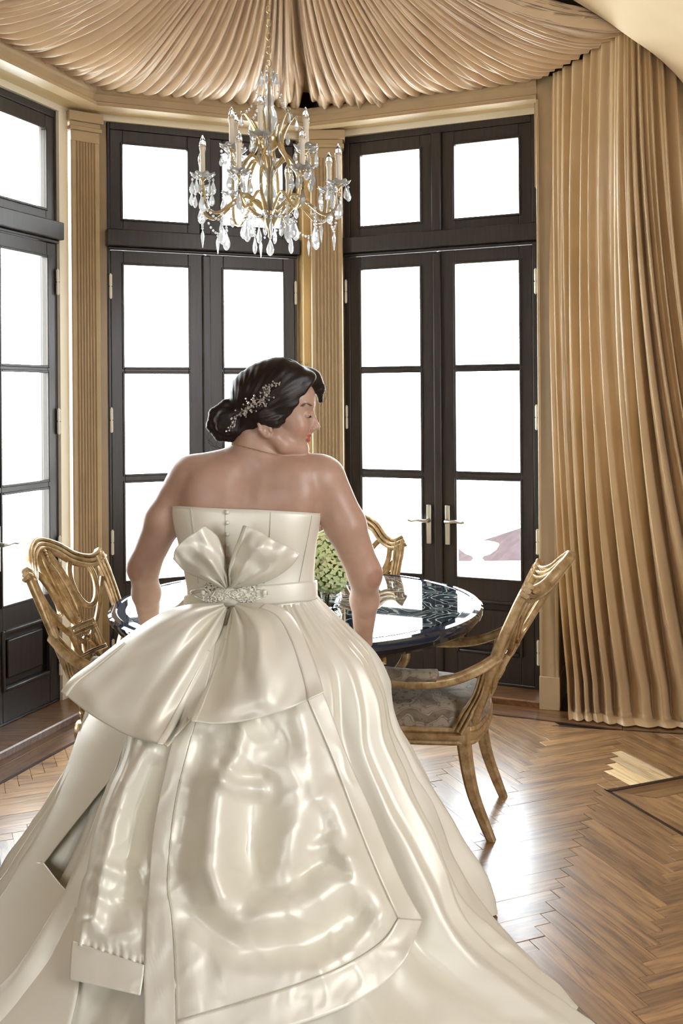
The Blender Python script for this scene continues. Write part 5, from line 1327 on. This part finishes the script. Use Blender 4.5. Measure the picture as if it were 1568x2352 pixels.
# left overskirt panel with its hem band
lp = coons([(300, 1640), (350, 1650), (420, 1640)], [(166, 2166), (245, 2195), (331, 2222)], [(300, 1640), (283, 1740), (240, 1835), (212, 1905), (196, 1990), (176, 2080), (166, 2166)], [(420, 1640), (385, 1750), (360, 1860), (348, 1980), (340, 2090), (331, 2222)], 60, 150)
o, _ = cloth('overskirt_panel', lp, .052, skirt, curl=lambda u, v: -.03 * max(0, .12 - u) / .12 + .012 * math.sin(min(1, u / .2) * math.pi) + .0035 * math.cos(u * 60) * max(0, v - .95) / .05)
lb = coons([(166, 2160), (245, 2188), (331, 2216)], [(160, 2250), (240, 2268), (322, 2287)], [(166, 2160), (162, 2200), (160, 2250)], [(331, 2216), (328, 2250), (322, 2287)], 40, 14)
b_, _ = cloth('hem_band', lb, .062, o, rel=.5)
# centre back overskirt panel with band borders
LO = [(462, 1440), (440, 1560), (398, 1690), (372, 1800), (352, 1900), (343, 2000), (335, 2100), (331, 2200), (329, 2430)]
RO = [(640, 1440), (700, 1520), (745, 1600), (800, 1745), (848, 1850), (885, 1940), (930, 2040), (971, 2113)]
BO = [(329, 2430), (480, 2410), (620, 2372), (745, 2333), (840, 2288), (920, 2220), (971, 2113)]
LI = [(502, 1440), (478, 1560), (440, 1690), (412, 1800), (395, 1900), (385, 2030), (394, 2100), (402, 2200), (406, 2352), (405, 2430)]
RI = [(610, 1440), (668, 1520), (712, 1620), (765, 1745), (805, 1850), (840, 1940), (878, 2030), (915, 2110)]
cp = coons([(462, 1440), (550, 1436), (640, 1440)], BO, LO, RO, 120, 170)
cpan, _ = cloth('train_panel', cp, .052, skirt)
g_ = coons([LO[0], LI[0]], [LO[-1], LI[-1]], LO, LI, 12, 120); cloth('band', g_, .0585, cpan, rel=1.0)
g_ = coons([RI[0], RO[0]], [(915, 2110), (971, 2113)], RI, RO, 12, 100); cloth('band', g_, .0585, cpan, rel=1.0)
BI = [(405, 2345), (560, 2300), (700, 2255), (800, 2213), (880, 2160), (915, 2110)]
g_ = coons(BI, [(405, 2428), (500, 2405), (620, 2372), (745, 2333), (840, 2288), (920, 2220), (971, 2113)], [(405, 2345), (405, 2428)], [(915, 2110), (971, 2113)], 110, 12); cloth('band', g_, .060, cpan, rel=1.0)
def sk_line(pts, off, n=70, r=.0009, par=None):
    c = catmull([(a, b, 0) for a, b in pts], n); W = MB(); W.tube([sk_hit(p[0], p[1], off + relief(p[0], p[1])) for p in c], r, 5); W.build('seam', M['seam'], par or cpan)
sk_line(LI[2:], .062); sk_line(RI[2:], .062); sk_line(BI, .063); sk_line([(915, 2110), (971, 2113)], .063, 10)

# bow
def lobe(name, inner, outer, edgeA, edgeB, Yf, bulge, pleats, parent, n=44, back=.05, band=None, ph=0.0, mat='satin'):
    """ribbon loop: edgeA and edgeB run from the knot to the outer edge; Yf(u,v) depth; front and back layers meet at the outer fold"""
    g = coons(inner, outer, edgeA, edgeB, n, n + 10); rows = []; nu, nv = n, n + 10
    rb = []
    for i in range(nu):
        u = i / (nu - 1); row = []; r2 = []
        for j in range(nv):
            v = j / (nv - 1); x, y = g[i][j]
            bl = bulge * math.sin(math.pi * min(1, u * 1.0)) ** .8 * math.sin(math.pi * min(1, .08 + v * .80))
            pl = .014 * math.cos(2 * math.pi * pleats * u + ph + 1.2 * v) * (1 - v) ** 1.3 * min(1, v * 6 + .25) + .030 * fnoise(u * 2.6 + ph, v * 2.2, ph) * min(1, v * 4) + .010 * fnoise(u * 6, v * 5, ph + 4) * min(1, v * 3)
            Y = Yf(u, v); row.append(P(x, y, Y - bl + pl)); r2.append(P(x, y, Y + back * math.sin(math.pi * min(1, .05 + v * .95)) + .002))
        rows.append(row); rb.append(r2)
    W = MB(); W.grid([a + b[::-1] for a, b in zip(rows, rb)]); o = W.build(name, M[mat], parent, angle=180); m = o.modifiers.new('thickness', 'SOLIDIFY'); m.thickness = .003; m.offset = 0
    return o, rows
def lerp2(a, b, c, d): return lambda u, v: (a * (1 - u) + b * u) * (1 - v) + (c * (1 - u) + d * u) * v
bow = part(tag(empty('bow', (0, 0, 0), 0, bride), 'large looped satin bow at the back waist'))
def bl_(o, rows=None): return o
EA1 = [(512, 1386), (440, 1388), (368, 1410), (290, 1462), (215, 1520), (165, 1557), (141, 1588)]
EB1 = [(520, 1400), (506, 1452), (470, 1530), (430, 1612), (400, 1672), (376, 1710)]
OUT1 = [(141, 1588), (205, 1638), (280, 1682), (330, 1700), (376, 1710)]
o1, r1 = lobe('bow_loop', [(512, 1386), (520, 1400)], OUT1, EA1, EB1, lerp2(2.79, 2.765, 2.66, 2.455), .085, 3.2, bow, 60, ph=.6)
EA2 = [(532, 1400), (512, 1470), (480, 1560), (455, 1618), (438, 1655)]
EB2 = [(545, 1386), (600, 1386), (655, 1402), (692, 1450), (718, 1510), (735, 1560), (743, 1590)]
OUT2 = [(438, 1655), (500, 1662), (580, 1652), (660, 1628), (743, 1590)]
o2, r2 = lobe('bow_loop', [(532, 1400), (545, 1386)], OUT2, EA2, EB2, lerp2(2.765, 2.79, 2.455, 2.50), .075, 3.4, bow, 56, ph=2.0)
EA3 = [(515, 1352), (470, 1332), (425, 1312), (398, 1284)]; EB3 = [(522, 1346), (519, 1300), (511, 1262), (497, 1230), (471, 1207)]
o3, r3 = lobe('bow_loop', [(515, 1352), (522, 1346)], [(398, 1284), (404, 1260), (428, 1238), (450, 1222), (471, 1207)], EA3, EB3, lerp2(2.795, 2.79, 2.74, 2.73), .055, 2.5, bow, 40, back=.02, ph=1.0)
EA4 = [(528, 1348), (526, 1310), (536, 1270), (549, 1235), (559, 1207)]; EB4 = [(536, 1350), (590, 1342), (638, 1322), (670, 1298), (688, 1273)]
o4, r4 = lobe('bow_loop', [(528, 1348), (536, 1350)], [(559, 1207), (592, 1219), (622, 1238), (660, 1256), (688, 1273)], EA4, EB4, lerp2(2.79, 2.795, 2.73, 2.74), .055, 2.5, bow, 40, back=.02, ph=3.0)
# band borders along the open edges of the loops
def edge_band(rows, i0, i1, par, j0=4, lift=.0035):
    sub = [[p + Vector((0, -lift, 0)) for p in rows[i][j0:]] for i in range(min(i0, i1), max(i0, i1) + 1)]
    W = MB(); W.grid(sub); o = W.build('band', M['satin'], par, angle=180); m = o.modifiers.new('thickness', 'SOLIDIFY'); m.thickness = .003; m.offset = 0; return o
edge_band(r1, 54, 59, o1, 22); edge_band(r1, 0, 3, o1, 36); edge_band(r2, 49, 55, o2, 12); edge_band(r2, 0, 3, o2, 16)
edge_band(r3, 37, 39, o3, 10); edge_band(r4, 0, 3, o4, 8)
# inside of the loops, seen between them, and the folded tail end
ins = coons([(516, 1396), (540, 1396)], [(372, 1706), (400, 1690), (440, 1652)], EB1, EA2, 24, 50); W = MB()
W.grid([[P(x, y, 2.815 - (.325 * (j / 49)) + .03 * math.cos(i / 23 * 6.28)) for j, (x, y) in enumerate(col)] for i, col in enumerate(ins)])
o = W.build('loop_lining', M['satin'], bow, angle=180); m = o.modifiers.new('thickness', 'SOLIDIFY'); m.thickness = .003
tl = coons([(508, 1402), (526, 1404)], [(376, 1712), (384, 1716), (394, 1706)], [(508, 1402), (494, 1460), (452, 1555), (415, 1640), (384, 1690), (376, 1712)], [(526, 1404), (519, 1480), (490, 1565), (440, 1650), (410, 1680), (394, 1706)], 10, 40); W = MB()
W.grid([[P(x, y, 2.79 - .355 * (j / 39) - .014 * math.sin(math.pi * i / 9)) for j, (x, y) in enumerate(col)] for i, col in enumerate(tl)])
o = W.build('bow_tail', M['satin'], bow, angle=180); m = o.modifiers.new('thickness', 'SOLIDIFY'); m.thickness = .003
# gathered centre of the bow behind the sash
W = MB(); rows = []
for a in range(9):
    t_ = math.pi * a / 8; rows.append([Vector(vb(524, 1368, 2.822)) + Vector((.040 * math.sin(t_) * math.cos(b) * (1 + .1 * math.cos(7 * b)), .012 * math.sin(t_) * math.sin(b), .040 * math.cos(t_))) for b in [2 * math.pi * k / 28 for k in range(28)]])
W.grid(rows, close_v=True); W.build('bow_knot', M['satin'], bow, angle=180)
